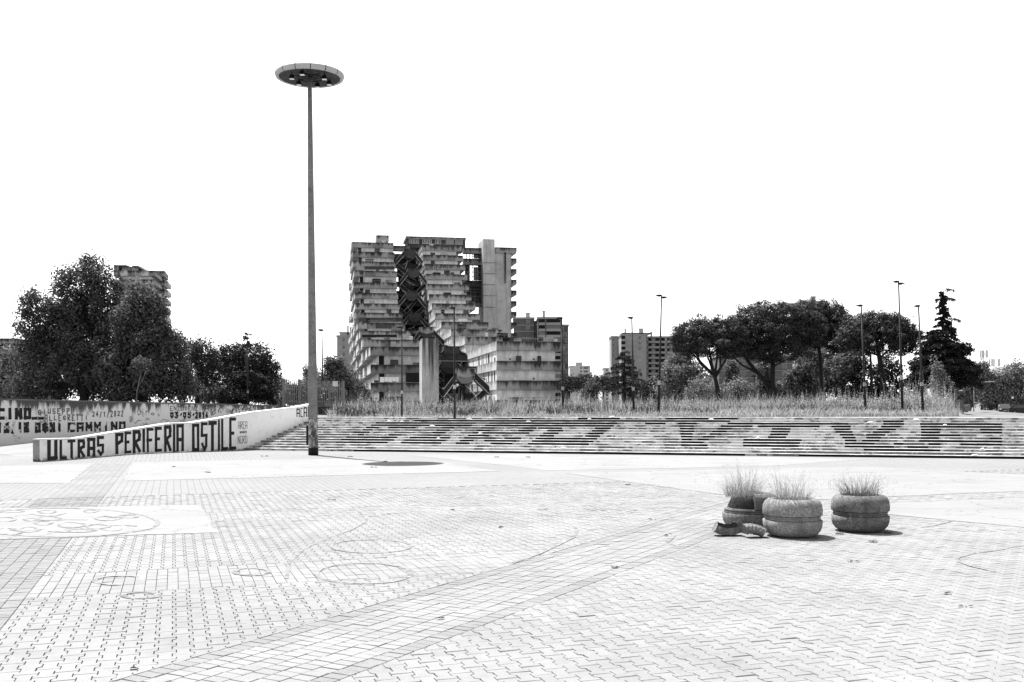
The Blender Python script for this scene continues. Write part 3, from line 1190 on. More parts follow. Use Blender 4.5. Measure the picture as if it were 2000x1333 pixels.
for k in range(16):
    x, y = random.uniform(258, 325), random.uniform(815, 838)
    pen.stroke([(cs(x + i * 2.5), cz(x, y + random.uniform(-2.5, 2.5))) for i in range(4)], .025)
for k in range(60):
    x = random.uniform(410, 532)
    y = random.uniform(797, 803 + (530 - x) * .08)
    pen.stroke([(cs(x), cz(x, y)), (cs(x + random.uniform(-2, 5)), cz(x, y - random.uniform(2, 7)))], .05)
pen.mb.build('thin_words', M['g_thin'], long_wall)

# ------------------------------------------------------------------ fenced platform at the top of the ramp
platform = empty('fenced_platform_wall', 'dark streaked retaining wall under the palisade fence', 'wall')
PD = 61.0
fx = lambda px: P(px, 795, PD).x
mb = MB()
mb.box(fx(538), fx(673), PD, PD + 4, 1.0, 1.74)
mb.build('wall_body', M['fence_wall'], platform)
mb = MB()
mb.box(fx(537), fx(674), PD - .04, PD + 4, 1.742, 1.80)
mb.build('coping', M['coping_d'], platform)
fence = empty('palisade_fence', 'grey steel palisade fence on the low dark wall', 'fence', loc=(0, 0, 0))
zt = lambda px: P(px, 740 + (px - 552) * .045, PD).z
for px in (552.5, 584.5, 613, 642, 670):
    mb = MB()
    mb.box(fx(px) - .06, fx(px) + .06, PD + .1, PD + .2, 1.8, zt(px))
    mb.build('post', M['fence'], fence)
for fz in (.17, .72):
    mb = MB()
    for a, b in ((552.5, 584.5), (584.5, 613), (613, 642), (642, 670)):
        za, zb = (1.8 + (zt(q) - 1.8) * fz for q in (a, b))
        mb.hexa([(fx(a), PD + .12, za), (fx(b), PD + .12, zb), (fx(b), PD + .15, zb), (fx(a), PD + .15, za),
                 (fx(a), PD + .12, za + .05), (fx(b), PD + .12, zb + .05), (fx(b), PD + .15, zb + .05), (fx(a), PD + .15, za + .05)])
    mb.build('rail', M['fence'], fence)
x = fx(552.5) + .13
while x < fx(670):
    pxx = 1000 + x / PD * F
    mb = MB()
    mb.box(x - .019, x + .019, PD + .06, PD + .095, 1.82, zt(pxx) + random.uniform(-.01, .02))
    mb.build('pale', M['fence'], fence)
    x += .115
mb = MB()
mb.box(fx(650), fx(660), PD - .02, PD + .04, P(650, 755, PD).z, P(650, 745, PD).z)
o = mb.build('notice_board', M['white_trim'])
tag(o, 'blank pale notice board hung on the palisade fence', 'board')

# ------------------------------------------------------------------ light mast
mb_base = G(612, 889.5)
mast = empty('light_mast', 'tall tapered concrete mast carrying a round tilted disc of floodlights', 'light mast', loc=mb_base)
ZD = 13.66
lean = -0.09
mb = MB()
pts = [(0, 0, 0), (lean * .25, 0, 3.5), (lean * .5, 0, 7), (lean * .78, 0, 10.5), (lean, 0, ZD + .15)]
mb.tube(pts, [.172, .155, .128, .1, .072], 24)
mb.build('pole', M['mast'], mast, smooth=True)
mb = MB(); mb.tube([(0, 0, -.02), (0, 0, .27)], [.182, .18], 24)
mb.build('base_band', M['mast_black'], mast, smooth=True)


def poster_mat():
    m, nt, b = start('posters', 0.9, 0.1)
    p = pos(nt)
    n1 = noise(nt, p, 6, 9, 0.75, (1, 1, .5))
    c = ramp(nt, n1, [(.4, .05), (.47, .16), (.53, .3), (.6, .55)])
    nt.links.new(c, b.inputs['Base Color'])
    n2 = noise(nt, p, 4, 6, .6)
    sx = nt.nodes.new('ShaderNodeSeparateXYZ'); nt.links.new(p, sx.inputs[0])
    k = math_(nt, 'SUBTRACT', n2, math_(nt, 'MULTIPLY', math_(nt, 'SUBTRACT', sx.outputs[2], 1.2), .9))
    nt.links.new(ramp(nt, k, [(.40, 0), (.42, 1)]), b.inputs['Alpha'])
    return m


M['posters'] = poster_mat()
mb = MB(); mb.tube([(0, 0, .27), (lean * .06, 0, .9), (lean * .12, 0, 1.62)], [.179, .175, .169], 24, cap=False)
mb.build('poster_remains', M['posters'], mast, smooth=True)
mb = MB(); mb.box(-.25, -.178, -.04, .1, .36, 1.08)
mb.build('junction_box', M['mast_black'], mast)
disc = empty('disc', loc=(lean, 0, ZD)); disc.parent = mast
disc.rotation_euler = (R(1.0), R(0.1), 0)
RD = 1.235
nseg = 14
for k in range(nseg):
    a0, a1 = 2 * math.pi * k / nseg + .012, 2 * math.pi * (k + 1) / nseg - .012
    mb = MB()
    mb.lathe([(RD - .14, .02), (RD - .10, -.01), (RD - .03, .02), (RD, .09), (RD - .01, .16), (RD - .07, .205), (RD - .2, .23)], 8, a0=a0, a1=a1)
    mb.build('rim_panel', M['disc_rim'], disc, smooth=True)
mb = MB()
mb.lathe([(RD - .115, .004), (RD - .2, .07), (RD - .4, .14), (RD - .42, .13), (RD - .62, .19), (RD - .64, .18), (.25, .23), (.02, .24)], 64)
mb.build('dish', M['disc_dish'], disc, smooth=True)
mb = MB()
mb.lathe([(RD - .10, .195), (RD - .3, .26), (.4, .33), (.02, .35)], 48)
mb.build('cover', M['disc_rim'], disc, smooth=True)
mb = MB()
for r_, z_ in ((.46, .02), (.30, .05)):
    pts = [(r_ * math.cos(2 * math.pi * i / 24), r_ * math.sin(2 * math.pi * i / 24), z_) for i in range(25)]
    mb.tube(pts, .018, 5, cap=False)
for i in range(6):
    t = 2 * math.pi * (i + .3) / 6
    mb.bar((.08 * math.cos(t), .08 * math.sin(t), .04), (.62 * math.cos(t), .62 * math.sin(t), .06), .016)
mb.build('ring_frame', M['lamp_black'], disc)
for (ax, ay) in ((-.13, -.66), (-.60, -.20), (-.50, .52), (.56, -.14), (.62, .50), (.13, .80)):
    t = math.atan2(ay, ax)
    rr = math.hypot(ax, ay)
    dr, dt = Vector((math.cos(t), math.sin(t), 0)), Vector((-math.sin(t), math.cos(t), 0))
    c = Vector((ax, ay, -.03))
    mb = MB()
    bt, tp = [], []
    for (i, j) in ((-1, -1), (1, -1), (1, 1), (-1, 1)):
        bt.append(c + Vector((i * .095, j * .09, -.045)))
        tp.append(c + Vector((i * .06, j * .05, .10)))
    mb.hexa(bt + tp)
    mb.bar(c + Vector((0, 0, .09)), c + Vector((0, 0, .19)), .02)
    fl = mb.build('floodlight', M['lamp_black'], disc)
    mb = MB()
    mb.box(c.x - .08, c.x + .08, c.y - .075, c.y + .075, c.z - .056, c.z - .047)
    mb.build('lamp_glass', M['lamp_glass'], fl)

# ------------------------------------------------------------------ planters
PR, PH = 0.386, 0.505
LOW = [(.20, .0), (.27, .008), (.325, .032), (.365, .08), (.384, .135), (.39, .214), (.376, .222), (.30, .224)]
MID = [(.30, .222), (.356, .223), (.366, .232), (.366, .242), (.350, .247), (.350, .257), (.366, .262), (.366, .272), (.350, .278), (.345, .29), (.30, .292)]
UPP = [(.30, .286), (.386, .287), (.39, .293), (.39, .36), (.382, .42), (.36, .465), (.322, .495), (.265, .502), (.24, .48), (.235, .42)]


def tuft(name, org, n, hmin, hmax, spread, m, lean=.5, seeds=True):
    mb = MB()
    for i in range(n):
        a = random.uniform(0, 2 * math.pi)
        r = spread * math.sqrt(random.random())
        b = Vector(org) + Vector((r * math.cos(a), r * math.sin(a), 0))
        h = random.uniform(hmin, hmax) * (1 - .3 * r / spread)
        ln = random.gauss(0, lean) * h
        ang = a + random.gauss(0, .8)
        d = Vector((math.cos(ang), math.sin(ang), 0))
        wd = Vector((-d.y, d.x, 0)).lerp(Vector((random.uniform(-1, 1), random.uniform(-1, 1), 0)), .5).normalized()
        w = random.uniform(.0015, .0032)
        pts = []
        for t in (0, .4, .75, 1):
            pts.append(b + Vector((0, 0, h * (t - .18 * abs(ln) / h * t * t * 2))) + d * (abs(ln) * t * t + .02 * t))
        k = len(mb.v)
        for t, p in zip((1, .8, .5, .12), pts):
            mb.v += [tuple(p - wd * w * t), tuple(p + wd * w * t)]
        for j in range(3):
            mb.f.append((k + 2 * j, k + 2 * j + 1, k + 2 * j + 3, k + 2 * j + 2))
        if seeds and random.random() < .45:
            e = pts[-1]
            for s in range(4):
                q = e + Vector((random.gauss(0, .012), random.gauss(0, .012), random.uniform(-.05, .02)))
                v = Vector((random.gauss(0, 1), random.gauss(0, 1), random.gauss(0, 1))).normalized() * .009
                u = v.orthogonal().normalized() * .0028
                mb.poly([q - v, q + u, q + v, q - u])
    return mb.build(name, m)


def planter(loc, label, mats, tilt=0):
    t = empty('planter', label, 'planter', 'round concrete planters on the plaza', loc)
    t.rotation_euler = (R(tilt), 0, R(random.uniform(0, 360)))
    for nm, pr, mt in (('lower_bowl', LOW, mats[0]), ('grooved_ring', MID, mats[1]), ('upper_rim', UPP, mats[2])):
        mb = MB(); mb.lathe(pr, 64)
        mb.build(nm, M[mt], t, smooth=True)
    mb = MB(); mb.lathe([(.25, .44), (.15, .46), (.01, .47)], 24)
    mb.build('soil', M['soil'], t, smooth=True)
    return t


pf = Vector((3.76, 13.36, .002))
prt = Vector((4.85, 13.88, .002))
pbk = Vector((3.40, 14.25, .002))
planter(pf, 'intact concrete planter in front of the broken one, long grass on top', ('planter', 'planter', 'planter'))
planter(prt, 'darker lichen-spotted concrete planter standing apart from the pair', ('planter_d', 'planter_d', 'planter_d'))
t = empty('broken_planter', 'broken concrete planter missing half its upper rim behind another', 'planter', 'round concrete planters on the plaza', pbk)
mb = MB(); mb.lathe(LOW, 64); mb.build('lower_bowl', M['planter_d'], t, smooth=True)
mb = MB(); mb.lathe(MID, 64); mb.build('grooved_ring', M['planter_d'], t, smooth=True)
mb = MB()
mb.lathe(UPP, 44, a0=R(-92), a1=R(95))
for a in (R(-92), R(95)):
    mb.poly([(r * math.cos(a), r * math.sin(a), z) for r, z in UPP])
mb.build('upper_rim', M['planter_d'], t, smooth=False)
mb = MB()
mb.lathe([(.305, .27), (.30, .33), (.285, .39), (.25, .44), (.15, .47), (.01, .48)], 32)
for i, v in enumerate(mb.v):
    k = 1 + .06 * math.sin(v[0] * 31 + v[2] * 17) * math.sin(v[1] * 27)
    mb.v[i] = (v[0] * k, v[1] * k, v[2])
mb.build('soil', M['soil'], t, smooth=True)


def fragment(loc, rot, arc, label, top=True):
    sec = UPP
    mb = MB()
    mb.lathe(sec, 18, a0=R(-arc / 2), a1=R(arc / 2))
    for a in (R(-arc / 2), R(arc / 2)):
        mb.poly([(r * math.cos(a), r * math.sin(a), z) for r, z in sec])
    me = mb.mesh('planter_fragment')
    cx = sum(v.co.x for v in me.vertices) / len(me.vertices)
    cz = sum(v.co.z for v in me.vertices) / len(me.vertices)
    rm = Matrix.Rotation(rot[2], 4, 'Z') @ Matrix.Rotation(rot[1], 4, 'Y') @ Matrix.Rotation(rot[0], 4, 'X')
    for v in me.vertices:
        q = Vector((v.co.x - cx, v.co.y, v.co.z - cz))
        v.co = rm @ (q + Vector((random.gauss(0, .003), random.gauss(0, .003), random.gauss(0, .003))))
    zmin = min(v.co.z for v in me.vertices)
    o = link('planter_fragment', me, M['planter_d'])
    o.location = (loc.x, loc.y, loc.z - zmin + .002)
    return tag(o, label, 'rubble')


fragment(G(1420, 1046), (0, R(100), R(95)), 62, 'curved broken rim piece lying hollow side up')
fragment(G(1472, 1050), (R(28), R(-65), R(70)), 50, 'domed broken rim piece lying against the front planter')
tag(tuft('grass_tuft', pf + Vector((-.03, 0, .45)), 480, .12, .62, .26, M['straw'], lean=1.0), 'dry seeding grass growing from the front planter', 'plant', 'grass tufts in the planters')
tag(tuft('grass_tuft', prt + Vector((0, 0, .45)), 480, .08, .50, .25, M['straw_d'], lean=.85), 'shorter dense grass growing from the separate planter', 'plant', 'grass tufts in the planters')
tag(tuft('grass_tuft', pbk + Vector((-.10, 0, .44)), 520, .14, .66, .26, M['straw'], lean=1.15), 'overhanging dry grass spilling from the broken planter', 'plant', 'grass tufts in the planters')
for px, py, n, lab in ((1705, 1060, 26, 'tiny weed in the paving in front of the separate planter'), (1640, 1044, 40, 'tiny weed in the paving between the two intact planters'),
                       (1735, 1042, 46, 'weed tuft in the paving at the shaded side of the separate planter'), (1590, 1053, 30, 'weed tuft at the foot of the front planter')):
    tag(tuft('weed_sprig', G(px, py), n * 2, .02, .07, .05, M['straw_d'], lean=.9, seeds=False), lab, 'weed', 'weeds in the paving')

# leaves and scraps on the plaza
for px, py in ((1072 / 4, 1308), (339, 913), (410, 924), (516, 893), (682, 893), (754, 902.5), (1032, 894), (1225, 948), (1272, 1016), (1303, 1047), (1888, 1186),
               (1857, 1161), (1664, 1099), (970, 894), (1205, 1110), (864, 1210), (980, 1031), (648, 978), (884, 997), (730, 914)):
    g = G(px, py)
    s = .02 + .0016 * g.y
    mb = MB()
    a = random.uniform(0, 3.1)
    for k in range(3):
        q = g + Vector((random.gauss(0, s * .7), random.gauss(0, s * .4), .008 + mound(g.x, g.y)))
        d = Vector((math.cos(a + k), math.sin(a + k) * .6, 0)) * s
        e = Vector((-d.y, d.x, 0)) * .5
        mb.poly([q - d, q + e + Vector((0, 0, .4 * s)), q + d + Vector((0, 0, .15 * s)), q - e])
    tag(mb.build('dead_leaf', M['scrap']), 'small dark dead leaf lying on the pale paving', 'litter', 'dead leaves on the plaza')

# ------------------------------------------------------------------ the terraced tower block
VO = Vector((-23.1, 163.0))
VW, VA = Vector((.982, .187)), Vector((-.187, .982))


def fr(p, q, z):
    c = VO + VW * p + VA * q
    return (c.x, c.y, z)


vela = empty('terraced_block', 'stepped grey concrete apartment block with stained balconies and open central stairs', 'building')
ZF = [2.67 + 2.99 * i for i in range(15)]
DL = [163, 163, 163, 164, 190, 207.5, 222.6, 230.4, 238.6, 242.7, 246, 246.7, 251.6, 254.9, 258.2]
DR = [151, 151, 151, 151, 184, 204, 221, 233, 239.4, 246.3, 250, 253.3, 256.5, 260.6, 263.6]
QL = [(d - 163) / .982 for d in DL]
QR = [(d - 163 - 18.2 * .187) / .982 for d in DR]
QB = 118.0
PH_ = 1.36


def bar_block(p0, p1, Q, outer, seed):
    rnd = random.Random(seed)
    oo = 1.35
    for i in range(15):
        q, z = Q[i], ZF[i]
        zb = z - PH_
        mb = MB()
        mb.box(p0, p1, q, q + .25, zb, z, fr)
        mb.box(p0, p0 + .22, q + .25, QB, zb, z, fr)
        mb.box(p1 - .22, p1, q + .25, QB, zb, z, fr)
        mb.box(p0 + .22, p1 - .22, q + .25, QB, zb + .002, zb + .28, fr)
        par = mb.build('parapet', M['conc'], vela)
        # cast panels proud of the parapet
        n = rnd.choice((4, 5, 5, 6))
        w = (p1 - p0) / n
        for k in range(n):
            mb = MB()
            e = rnd.uniform(.03, .07)
            mb.box(p0 + k * w + .012, p0 + (k + 1) * w - .012, q - e, q - .003, zb - rnd.uniform(.0, .03), z + rnd.uniform(-.02, .03), fr)
            mb.build('panel', M[rnd.choice(('conc', 'conc', 'conc_d', 'conc'))], par)
        L = min(QB - q, 70)
        m_ = max(2, int(L / 6))
        for k in range(m_):
            a, b = q + L * k / m_, q + L * (k + 1) / m_
            mb = MB()
            off = rnd.choice((0, 0, .5, .25)) if outer < 0 else 0
            if outer < 0 or i < 11:
                mb.box(p0 - .05 - off, p0 - .003, a + .015, b - .015, zb - .02, z + rnd.uniform(-.02, .04), fr)
                mb.build('panel', M['conc_l'], par)  # left-face panels painted paler than the front, as if sunlit
        # walls of the flats set back under the parapet
        zl = (ZF[i - 1] - PH_ + .29) if i else -0.1
        a0, a1 = (p0 + oo, p1 - .12) if outer < 0 else (p0 + .1, p1 - oo)
        mb = MB()
        rc = rnd.uniform(.45, 1.0)
        mb.box(a0, a1, q + rc, QB - .3, zl, zb + .001, fr)
        wl = mb.build('wall', M['conc_wall'], vela)
        face = a0 - .03
        for k in range(6 if outer < 0 else 7):
            qa = q + 2.2 + k * (3.1 if outer < 0 else 2.6) + rnd.uniform(-.5, .5)
            ww = rnd.uniform(.5, 1.3)
            h0 = zl + (.1 if rnd.random() < .3 else .95)
            mb = MB()
            mb.box(face, a0 + .02, qa, qa + ww, h0, min(zb - .12, h0 + 1.6), fr)
            mb.build('window', M['glass' if rnd.random() < .6 else 'mid_trim'], wl)
        if outer < 0:
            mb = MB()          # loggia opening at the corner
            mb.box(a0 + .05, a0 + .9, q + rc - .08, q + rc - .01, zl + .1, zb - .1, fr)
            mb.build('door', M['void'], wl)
        elif i < 4:
            for pp in (a1 - 3.5, a1 - 7.2):
                if rnd.random() < .6:
                    mb = MB(); mb.box(pp, pp + .25, q + rc - .05, q + rc - .01, zl + 1.3, zl + 1.5, fr)
                    mb.build('vent', M['void'], wl)


def clutter(p0, p1, Q, seed):
    """pipes, rails, boxes and rough repairs on the fronts"""
    rnd = random.Random(seed)
    for i in range(15):
        q, z = Q[i], ZF[i]
        for k in range(rnd.randint(1, 3)):
            a = rnd.uniform(p0 + .4, p1 - 1.8)
            w = rnd.uniform(.5, 2.2)
            m = rnd.choice(('dark_conc', 'mid_trim', 'void', 'conc_d', 'white_trim'))
            h = rnd.uniform(.35, 1.1)
            vbox('screen', m, a, min(a + w, p1 - .1), q + .08, q + .2, z + .02, z + h)
        if rnd.random() < .55:
            mb = MB()
            a, b = p0 + rnd.uniform(.2, 3), p1 - rnd.uniform(.2, 3)
            mb.bar(fr(a, q + .05, z + .42), fr(b, q + .05, z + .42), .035)
            for k in range(7):
                pp = a + (b - a) * k / 6
                mb.bar(fr(pp, q + .05, z), fr(pp, q + .05, z + .42), .03)
            mb.build('rail', M['mid_trim'], vela)
        if rnd.random() < .6:
            a = rnd.uniform(p0 + .5, p1 - .5)
            mb = MB(); mb.bar(fr(a, q - .1, z - 2.9), fr(a + rnd.uniform(-.1, .1), q - .1, z - .1), .05)
            mb.build('downpipe', M['dark_conc'], vela)


bar_block(0, 10.6, QL, -1, 3)
bar_block(18.2, 28.8, QR, 1, 5)


def vbox(name, m, *a, parent=vela):
    mb = MB(); mb.box(*a, fr)
    return mb.build(name, M[m], parent)


clutter(0, 10.6, QL, 21)
clutter(18.2, 28.8, QR, 22)
# awnings, dark panels and washing on the left-hand flats
def on_left(i, px0, px1, y0, y1, m, name, off=.1):
    D = DL[i] - off
    q = [P(px0, y1, D), P(px1, y1, D + (px1 - px0) / F * D * .19), P(px1, y0, D + (px1 - px0) / F * D * .19), P(px0, y0, D)]
    mb = MB()
    mb.hexa([q[0], q[1], q[1] + Vector((0, .06, 0)), q[0] + Vector((0, .06, 0)), q[3], q[2], q[2] + Vector((0, .06, 0)), q[3] + Vector((0, .06, 0))])
    return mb.build(name, M[m], vela)


on_left(2, 792.5, 822, 728.5, 747, 'void', 'dark_panel', -.1)  # near-black sheet painted as the darkness inside an opening
on_left(7, 701, 788, 621, 629, 'dark_conc', 'awning', .12)
on_left(6, 734, 765, 631, 642, 'dark_conc', 'dark_panel', .12)
on_left(11, 712, 770, 520.5, 527, 'dark_conc', 'awning', .15)
on_left(12, 700, 712, 523, 527, 'mid_trim', 'awning', .1)
on_left(4, 707, 775, 654, 659.5, 'void', 'dark_panel', .05)
for k, (a, b, y0, y1) in enumerate(((742, 751, 737, 747), (751.5, 758, 737.3, 746), (758.5, 766, 737.3, 746.5), (766.5, 773, 737.2, 745), (773.5, 779, 737, 746))):
    o = on_left(1, a, b, y0, y1, 'cloth_w', 'hanging_cloth', .35)
    o.parent = None
    tag(o, ('leftmost', 'second from left', 'middle', 'second from right', 'rightmost')[k] + ' of five pale cloths drying on the lower left balcony', 'washing', 'washing on the balconies')
for k, (a, b, y0, y1) in enumerate(((747.5, 757.5, 774.5, 782), (759, 766, 775, 782), (767, 775, 774, 783))):
    o = on_left(0, a, b, y0, y1, 'cloth_d', 'hanging_cloth', .35)
    o.parent = None
    tag(o, ('leftmost', 'middle', 'rightmost')[k] + ' of three dark cloths drying on the lowest left balcony', 'washing', 'washing on the lowest balcony')

# paint on the upper parapets of the right-hand flats
for i, word, x0, x1, m in ((14, 'MALA', 842, 888, 'g_conc'), (12, 'UNIA', 842, 885, 'g_conc')):
    D = DR[i] - .12
    z = ZF[i]

    def fn(a, b, l, D=D):
        r_ = (a - 1000) / F * D
        return Vector((r_, D + (a - 830) / F * D * .19 - l, b))
    pen = Pen(fn)
    dw = D / F
    for k, ch in enumerate(word):
        a0 = x0 + (x1 - x0) * k / len(word)
        a1 = a0 + (x1 - x0) / len(word) * .72
        for pl in GL[ch]:
            pts = [(a0 + x * (a1 - a0), z - PH_ + .2 + y * .95) for x, y in pl]
            for (xa, ya), (xb, yb) in zip(pts[:-1], pts[1:]):
                pen.k += 1
                wx = .9
                pen.mb.poly([fn(xa - wx, ya, .01 + .001 * (pen.k % 9)), fn(xb - wx, yb, .01 + .001 * (pen.k % 9)),
                             fn(xb + wx, yb + .06, .01 + .001 * (pen.k % 9)), fn(xa + wx, ya + .06, .01 + .001 * (pen.k % 9))])
    pen.mb.build('painted_words', M[m], vela)

# pylon in front of the gap
pyl = lambda px: P(px, 700, 157).x
mb = MB()
pl0 = Vector((pyl(826), 156.5))
ptop = P(826, 661, 156.5).z


def pf_(a, b, z):
    c = pl0 + VW * a + VA * b
    return (c.x, c.y, z)


mb.box(0, 2.55, 0, 4.2, -.1, ptop, pf_)
mb.build('pylon', M['conc_pylon'], vela)
mb = MB(); mb.box(-.12, -.003, -.02, 4.1, -.1, ptop - .3, pf_)
mb.build('pylon_lit_side', M['conc_l'], vela)  # pale slab: sunlight on the pylon's left face put into colour

# open stairs between the two wings
LAND = [(94, 41.2), (89.5, 35.5), (85, 29.2), (83.6, 23.7), (51.4, 17.7), (19, 11.6), (8, 8.6), (-7.4, 6.5), (-2, 2.6)]
for n, (q, z) in enumerate(LAND):
    pc = 14.4 + (0, .5, -.3, .2, 0, 1.2, -.6, 0, 1.0)[n]
    st = empty('stair_landing'); st.parent = vela
    s = 1.45
    mb = MB()
    prof = [(-s, 1.25), (-s, -.35), (-.6, -1.15), (.6, -1.15), (s, -.35), (s, 1.25)]
    mb.prism(prof, lambda a, b, t: fr(pc + a, q + t, z + b), -1.7, 1.7)
    mb.build('landing_box', M['dark_conc' if n != 7 else 'conc_d'], st, fix=True)
    mb = MB()
    mb.prism([(-s + .05, 1.2), (-s + .05, .1), (0, -.3), (s - .05, .1), (s - .05, 1.2)], lambda a, b, t: fr(pc + a, q + t, z + b), -1.78, -1.703)
    mb.build('landing_front', M['conc' if n in (4, 7) else 'dark_conc'], st, fix=True)
    for sd in (-1, 1):
        for (qo, z0, z1, pa, pb) in ((-.9, -.4, -2.6 - .5 * random.random(), s, 3.2 + .6 * random.random()), (1.2 + random.random(), -5.4, -2.8, s * random.uniform(.2, .8), 3.6)):
            mb = MB()
            a0, a1 = pc + sd * pa, pc + sd * pb
            c = []
            for dz in (-.35, 0.0):
                for (pp, zz, qq) in ((a0, z0, qo - .6), (a1, z1, qo - .6), (a1, z1, qo + .6), (a0, z0, qo + .6)):
                    c.append(fr(pp, q + qq, z + zz + dz))
            mb.hexa(c)
            fl = mb.build('flight', M['dark_conc'], st, fix=True)
            mb = MB()
            c = []
            for dz in (.02, 1.0):
                for (pp, zz, qq) in ((a0, z0, qo - .66), (a1, z1, qo - .66), (a1, z1, qo - .6), (a0, z0, qo - .6)):
                    c.append(fr(pp, q + qq, z + zz + dz))
            mb.hexa(c)
            mb.build('side_panel', M['steel_dark'], fl, fix=True)
            mb = MB()
            for dz in (-.2, 1.05):
                mb.bar(fr(a0, q + qo - .72, z + z0 + dz), fr(a1, q + qo - .72, z + z1 + dz), .085 if dz < 0 else .05)
            mb.build('handrail', M['conc_l' if n % 2 else 'mid_trim'], fl)
    for k in range(9):
        mb = MB()
        pa_, pb_ = random.uniform(10.8, 14), random.uniform(14.5, 18)
        za, zb_ = z + random.uniform(-4.5, 1.5), z + random.uniform(-4.5, 1.5)
        qq = q + random.uniform(-1.2, 2.5)
        mb.bar(fr(pa_, qq, za), fr(pb_, qq + .3, zb_), random.uniform(.03, .1))
        mb.build('stair_rail', M[random.choice(('mid_trim', 'steel_dark', 'dark_conc', 'conc_l'))], st)
    vbox('stair_column', 'steel_dark', pc - .5, pc + .5, q + 2.0, q + 2.8, max(0, z - 6.5), z - .5, parent=st)
# galleries, and near-black sheets painted as the shade at the back of the gap
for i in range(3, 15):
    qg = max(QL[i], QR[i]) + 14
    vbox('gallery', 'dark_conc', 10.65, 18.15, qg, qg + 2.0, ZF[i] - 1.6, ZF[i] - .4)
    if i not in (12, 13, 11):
        vbox('dark_backing', 'void', 10.65, 18.15, qg + 2.3, qg + 2.6, ZF[i] - 3.0, ZF[i] + .01)
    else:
        vbox('dark_backing', 'void', 12.6, 18.15, qg + 2.3, qg + 2.6, ZF[i] - 3.0, ZF[i] + .01)
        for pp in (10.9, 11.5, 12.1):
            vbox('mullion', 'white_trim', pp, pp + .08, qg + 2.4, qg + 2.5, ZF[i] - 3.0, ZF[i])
vbox('undercroft_backing', 'void', 10.65, 18.15, 34, 34.5, -.1, 12.0)  # near-black sheet stands for the shade deep in the passage
for k, (q_, z_, m_) in enumerate(((6, 3.0, 'conc_d'), (9, 6.0, 'dark_conc'), (14, 9.0, 'dark_conc'), (20, 12.0, 'conc_d'), (4, 8.6, 'dark_conc'))):
    sl_ = vbox('walkway', m_, 10.65, 18.15, q_, q_ + 1.6, z_ - .25, z_)
    vbox('railing', ('mid_trim', 'steel_dark')[k % 2], 10.65, 18.15, q_ - .05, q_, z_ + .85, z_ + .95, parent=sl_)
    for j in range(8):
        vbox('baluster', 'steel_dark', 10.9 + j * .95, 10.97 + j * .95, q_ - .04, q_ - .01, z_, z_ + .85, parent=sl_)
for k in range(5):
    vbox('undercroft_screen', ('mid_trim', 'white_trim', 'dark_conc', 'conc_l', 'steel_dark')[k], 11.4 + k * 1.35, 12.1 + k * 1.35, 7 + 2 * (k % 3), 7.2 + 2 * (k % 3), .2 + (k % 2) * 3, 2.5 + (k % 2) * 2.6)
vbox('ground_wall', 'conc', 14.2, 16.2, -9.5, -9.2, -.1, 2.5)
vbox('ground_wall', 'dark_conc', 16.2, 18.1, -9.0, -8.7, -.1, 1.8)

# roof structures
top = ZF[14]


def at_px(px0, px1, y0, y1, D, depth, m, name, parent=vela):
    a, b = P(px0, y1, D), P(px1, y1, D)
    zt_ = P(px0, y0, D).z
    o0 = Vector((a.x, a.y))
    w = (b.x - a.x) / VW.x

    def f2(p, q, z):
        c = o0 + VW * p + VA * q
        return (c.x, c.y, z)
    mb = MB(); mb.box(0, w, 0, depth, a.z, zt_, f2)
    return mb.build(name, M[m], parent), f2, w, a.z, zt_


at_px(735, 759, 459.5, 471, 264, 5, 'conc', 'roof_box')
cb, f2, w, z0, z1 = at_px(796, 908, 463.5, 484, 275, 9, 'dark_conc', 'roof_block')
at_px(793, 909, 461.5, 466.5, 274.6, 10, 'conc_d', 'roof_slab')
for a, b in ((.02, .2), (.25, .42), (.47, .58), (.66, .80), (.82, .96)):
    k = 2 if b - a < .13 else 4
    for j in range(k):
        mb = MB(); mb.box(w * (a + (b - a) * j / k) + .06, w * (a + (b - a) * (j + 1) / k) - .06, -.05, -.002, z1 - 1.7, z1 - .45, f2)
        wn = mb.build('window', M['white_trim'], cb)
        mb = MB(); mb.box(w * (a + (b - a) * j / k) + .14, w * (a + (b - a) * (j + 1) / k) - .14, -.06, -.052, z1 - 1.6, z1 - .55, f2)
        mb.build('pane', M['glass'], wn)
at_px(767, 800, 480, 489.5, 262, 2, 'conc_d', 'link_beam')
# glazed link between the right-hand wing and the lift tower
for k, (y0, y1) in enumerate(((484, 495), (505, 517), (548, 560), (589, 597))):
    at_px(905, 945, y0, y1, 272, 2.0, 'conc_d' if k != 2 else 'dark_conc', 'link_slab')
for px in (911, 917, 923, 930, 937, 942):
    at_px(px, px + 1.0, 495, 600, 273, .2, 'dark_conc', 'mullion')
for y in (500, 522, 531, 540, 570, 579):
    at_px(908, 944, y, y + .9, 273.4, .2, 'mid_trim', 'mullion')
at_px(933, 944, 517, 548, 274.2, .2, 'glass', 'glazing')
at_px(925, 944, 495, 505, 274.2, .2, 'glass', 'glazing')
at_px(936, 944, 560, 600, 274.2, .2, 'glass', 'glazing')
at_px(906, 936, 566, 600, 274.2, .2, 'conc_d', 'glazing')
at_px(908, 917, 517, 548, 274.2, .2, 'conc_d', 'glazing')
at_px(906, 944, 556, 567, 274.2, .2, 'conc_d', 'glazing')
at_px(925, 934, 522, 548, 274.3, .2, 'mid_trim', 'glazing')
tw, f2, w, z0, z1 = at_px(944.5, 967, 467, 700, 270, 9, 'conc_tower', 'lift_tower')
for y in (513, 534.5, 556, 577.5, 600):
    at_px(944.3, 967.2, y, y + .7, 269.93, .1, 'dark_conc', 'joint')
wl, f2, w, z0, z1 = at_px(967.2, 999.6, 484, 700, 271.5, 14, 'conc_tower', 'end_wall')
